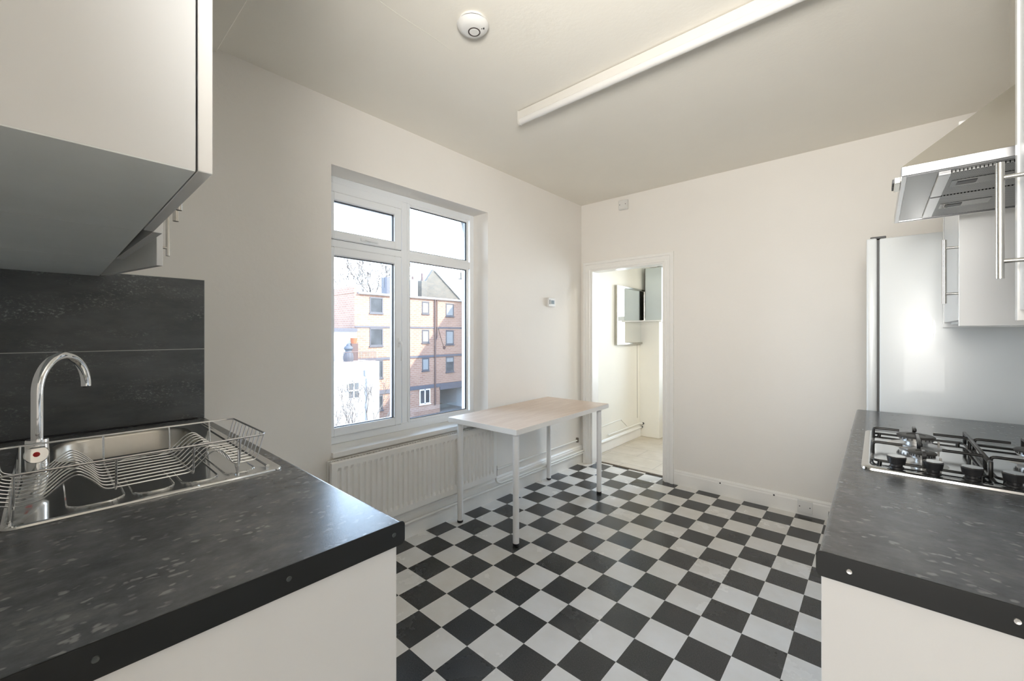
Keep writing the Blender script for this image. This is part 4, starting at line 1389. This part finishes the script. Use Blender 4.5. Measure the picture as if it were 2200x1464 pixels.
obj('pane', q, M['outglass'], w_)
rl = empty('terrace_railing', (BX, 13.8, TZ), label='thin metal railing along the edge of the white roof terrace', cat='railing')
q = B(); tube(q, [(BX - 0.15, 12.55, 0.0), (BX - 0.15, y_r - 0.2, 0.0)], 0.025, 6)
tube(q, [(BX - 0.15, 12.55, TZ + 0.07), (BX - 0.15, y_r - 0.2, TZ + 0.07)], 0.02, 6)
obj('rail', q, M['brownpipe'], rl)
for k in range(22):
    y = 12.55 + k * (y_r - 0.2 - 12.55) / 21
    q = B(); cyl(q, (BX - 0.15, y, TZ), (BX - 0.15, y, 0.0), 0.016, n=6)
    obj('baluster', q, M['brownpipe'], rl)
fg = B()
lathe(fg, [(0.0, 0.0), (0.34, 0.0), (0.38, 0.22), (0.37, 0.40), (0.28, 0.62), (0.22, 0.76), (0.24, 0.83), (0.33, 0.93), (0.29, 1.06), (0.17, 1.14), (0.15, 1.22), (0.08, 1.31), (0.0, 1.33)], (-27.6, 13.63, TZ), n=20)
obj('clipped_shrub', fg, M['figure'], smooth=True, label='dark grey tall rounded shape standing on the white terrace', cat='shrub')
q = B(); lathe(q, [(0.0, 0.0), (0.20, 0.0), (0.26, 0.42), (0.24, 0.42), (0.0, 0.36)], (-28.2, 14.35, 0.55), n=14)
tp = obj('terracotta_pot', q, simple('terracotta', (0.22, 0.07, 0.03), 0.8, var=0.1), smooth=True, label='orange terracotta pot high beside the terrace wall', cat='pot')
q = B(); box(q, -28.4, -28.0, 14.10, 14.60, TZ, 0.55)
obj('pot_stand', q, M['brownpipe'], tp)

# gabled house, chimneys beyond
gh = empty('gabled_house', (-40, 30, GZ), label='old gabled house with mottled brick end wall behind the brick block', cat='house')
GXp = -38.0
q = B(); prism(q, [(26.6, GZ), (26.6, 5.0), (29.44, 8.97), (34.6, 5.0), (34.6, GZ)], 'x', GXp - 0.4, GXp)
obj('gable_wall', q, M['oldbrick'], gh)
q = B(); prism(q, [(29.6, 8.8), (29.75, 9.05), (34.9, 5.0), (34.7, 4.8)], 'x', GXp - 0.3, GXp + 0.15)
obj('roof_edge', q, M['outwhite'], gh, label='white verge board')
q = B(); prism(q, [(30.4, 7.9), (31.0, 8.3), (46.0, 8.4), (46.0, 4.0), (33.5, 4.0)], 'x', GXp - 5.0, GXp - 0.8)
obj('roof', q, M['slate'], gh)
q = B(); box(q, GXp - 3, GXp - 2.2, 35.9, 36.9, 8.0, 8.8); cyl(q, (GXp - 2.6, 36.1, 8.8), (GXp - 2.6, 36.1, 9.6), 0.14, n=8); cyl(q, (GXp - 2.6, 36.6, 8.8), (GXp - 2.6, 36.6, 9.5), 0.14, n=8)
obj('chimney', q, M['oldbrick'], gh)
ch = empty('chimney_stack', (-36, 26, 4.5), label='brick chimney stack with a pot left of the gable', cat='chimney')
q = B(); box(q, -36.4, -35.6, 26.0, 26.7, GZ, 7.1, 0.02, 1)
obj('stack', q, M['oldbrick'], ch)
q = B(); cyl(q, (-36, 26.35, 7.1), (-36, 26.35, 7.95), 0.16, 0.13, n=10)
obj('chimney_pot', q, M['brownpipe'], ch)
wc = empty('white_chimney', (-35, 22, 4.5), label='white rendered chimney beside the gable', cat='chimney')
q = B(); box(q, -36.4, -35.6, 24.7, 25.5, GZ, 7.1, 0.02, 1)
obj('stack', q, M['render'], wc)
q = B(); cyl(q, (-36, 25.1, 7.1), (-36, 25.1, 7.5), 0.12, n=8)
obj('chimney_pot', q, M['brownpipe'], wc)
gc = empty('grey_chimney', (-36, 20, 4.5), label='broad dark grey chimney at the roof line beside the bare tree', cat='chimney')
q = B(); box(q, -36.5, -35.5, 21.65, 23.3, GZ, 7.05, 0.02, 1)
obj('stack', q, M['band'], gc)
q = B(); tube(q, [(-36.0, 21.6, 6.0), (-36.0, 21.6, 9.6)], 0.03, 6)
for k in range(5): tube(q, [(-36.0, 21.3, 8.6 + k * 0.2), (-36.0, 21.9, 8.6 + k * 0.2)], 0.015, 5)
obj('aerial', q, M['greypipe'], gc)
# neighbour whose roof edge throws the slanting shade over the block
nb = empty('neighbouring_building', (-15, 35, GZ), label='plain brick building beyond the right edge of the window view', cat='building')

# ------------------------------------------------------------------ plants outdoors
random.seed(7)
def grow(bm, p, d, L, r, depth, spread, up=0.15, minr=0.006):
    n_ = 4
    pts = [p]; rad_ = [r]
    for k in range(n_):
        d = (d + Vector((random.uniform(-1, 1), random.uniform(-1, 1), random.uniform(-0.6, 1) * 0.8)) * 0.13 + Vector((0, 0, up * 0.3))).normalized()
        p = p + d * (L / n_)
        pts.append(p); rad_.append(max(minr, r * (1 - 0.45 * (k + 1) / n_)))
    tube(bm, pts, r, 5 if r < 0.05 else 7, radii=rad_)
    if depth <= 0: return
    for k in range(random.choice((2, 3, 3))):
        a = random.uniform(0, 2 * pi)
        side = d.orthogonal().normalized()
        side.rotate(Matrix.Rotation(a, 3, d))
        nd = (d + side * spread * random.uniform(0.5, 1.2)).normalized()
        grow(bm, pts[-1 - random.choice((0, 0, 1))], nd, L * random.uniform(0.62, 0.85), max(minr, r * 0.55), depth - 1, spread, up, minr)
def bare_tree(base, H, r, depth, seed, label, spread=0.55, cat='tree', minr=0.006):
    random.seed(seed)
    E_ = empty('bare_tree', base, label=label, cat=cat)
    q = B(); p = Vector(base); top_ = p + Vector((0, 0, H * 0.3))
    tube(q, [p, p.lerp(top_, 0.5) + Vector((0.05, 0.03, 0)), top_], r, 8, radii=[r, r * 0.85, r * 0.75])
    obj('trunk', q, M['bark'], E_)
    q = B()
    for k in range(4):
        a = 2 * pi * k / 4 + random.random()
        grow(q, top_, Vector((cos(a) * spread, sin(a) * spread, 1)).normalized(), H * 0.24, r * 0.6, depth, spread, minr=minr)
    obj('branches', q, M['bark'], E_, kind='stuff')
bare_tree((-46, 26.1, GZ), 17.0, 0.30, 5, 11, 'bare winter tree rising above the brick block roof', 0.6, minr=0.022)
bare_tree((-14.0, 6.3, GZ), 4.9, 0.07, 4, 3, 'bare sapling at the far left of the window', 0.45, minr=0.008)
bare_tree((-16.0, 8.35, GZ), 5.6, 0.08, 4, 21, 'bare branching tree in front of the white building', 0.42, minr=0.008)
def bush(c, rx, rz, n_, mat, label, seed):
    random.seed(seed)
    E_ = empty('shrub', (c[0], c[1], c[2]), label=label, cat='shrub')
    q = B()
    for k in range(n_):
        u = Vector((random.gauss(0, 1), random.gauss(0, 1), random.gauss(0, 1))).normalized() * random.uniform(0.4, 1) ** 0.5
        p = Vector((c[0] + u.x * rx, c[1] + u.y * rx, c[2] + rz + u.z * rz))
        s_ = random.uniform(0.03, 0.07)
        a = Vector((random.gauss(0, 1), random.gauss(0, 1), random.gauss(0, 1))).normalized()
        b2 = a.orthogonal().normalized()
        v = [q.verts.new(p + a * s_), q.verts.new(p + b2 * s_ * 0.5), q.verts.new(p - a * s_), q.verts.new(p - b2 * s_ * 0.5)]
        q.faces.new(v)
    obj('leaves', q, mat, E_, kind='stuff')
    q = B()
    for k in range(7):
        a = random.uniform(0, 2 * pi)
        tube(q, [Vector(c), Vector((c[0] + cos(a) * rx * 0.3, c[1] + sin(a) * rx * 0.3, c[2] + rz)), Vector((c[0] + cos(a) * rx * 0.7, c[1] + sin(a) * rx * 0.7, c[2] + rz * 1.7))], 0.02, 5)
    obj('stems', q, M['bark'], E_)
bush((-18.5, 11.15, GZ), 0.95, 1.15, 2600, M['leafy'], 'yellow-green shrub beside the white building', 5)
bush((-20.0, 14.4, GZ), 0.9, 0.95, 2200, M['leafy'], 'sparse pale shrub in front of the ground-floor window', 6)
bush((-20.5, 15.9, GZ), 0.6, 0.95, 1500, M['redleaf'], 'small reddish shrub by the brown downpipe', 8)
bush((-15.0, 6.9, GZ), 1.1, 0.75, 2200, M['leafy'], 'low pale undergrowth at the foot of the bare trees', 9)

# the neighbour, an L-shaped wing
q = B(); box(q, -28.5, -4.0, 28.2, 40.0, GZ, 8.0)
obj('walls', q, M['brick'], nb)
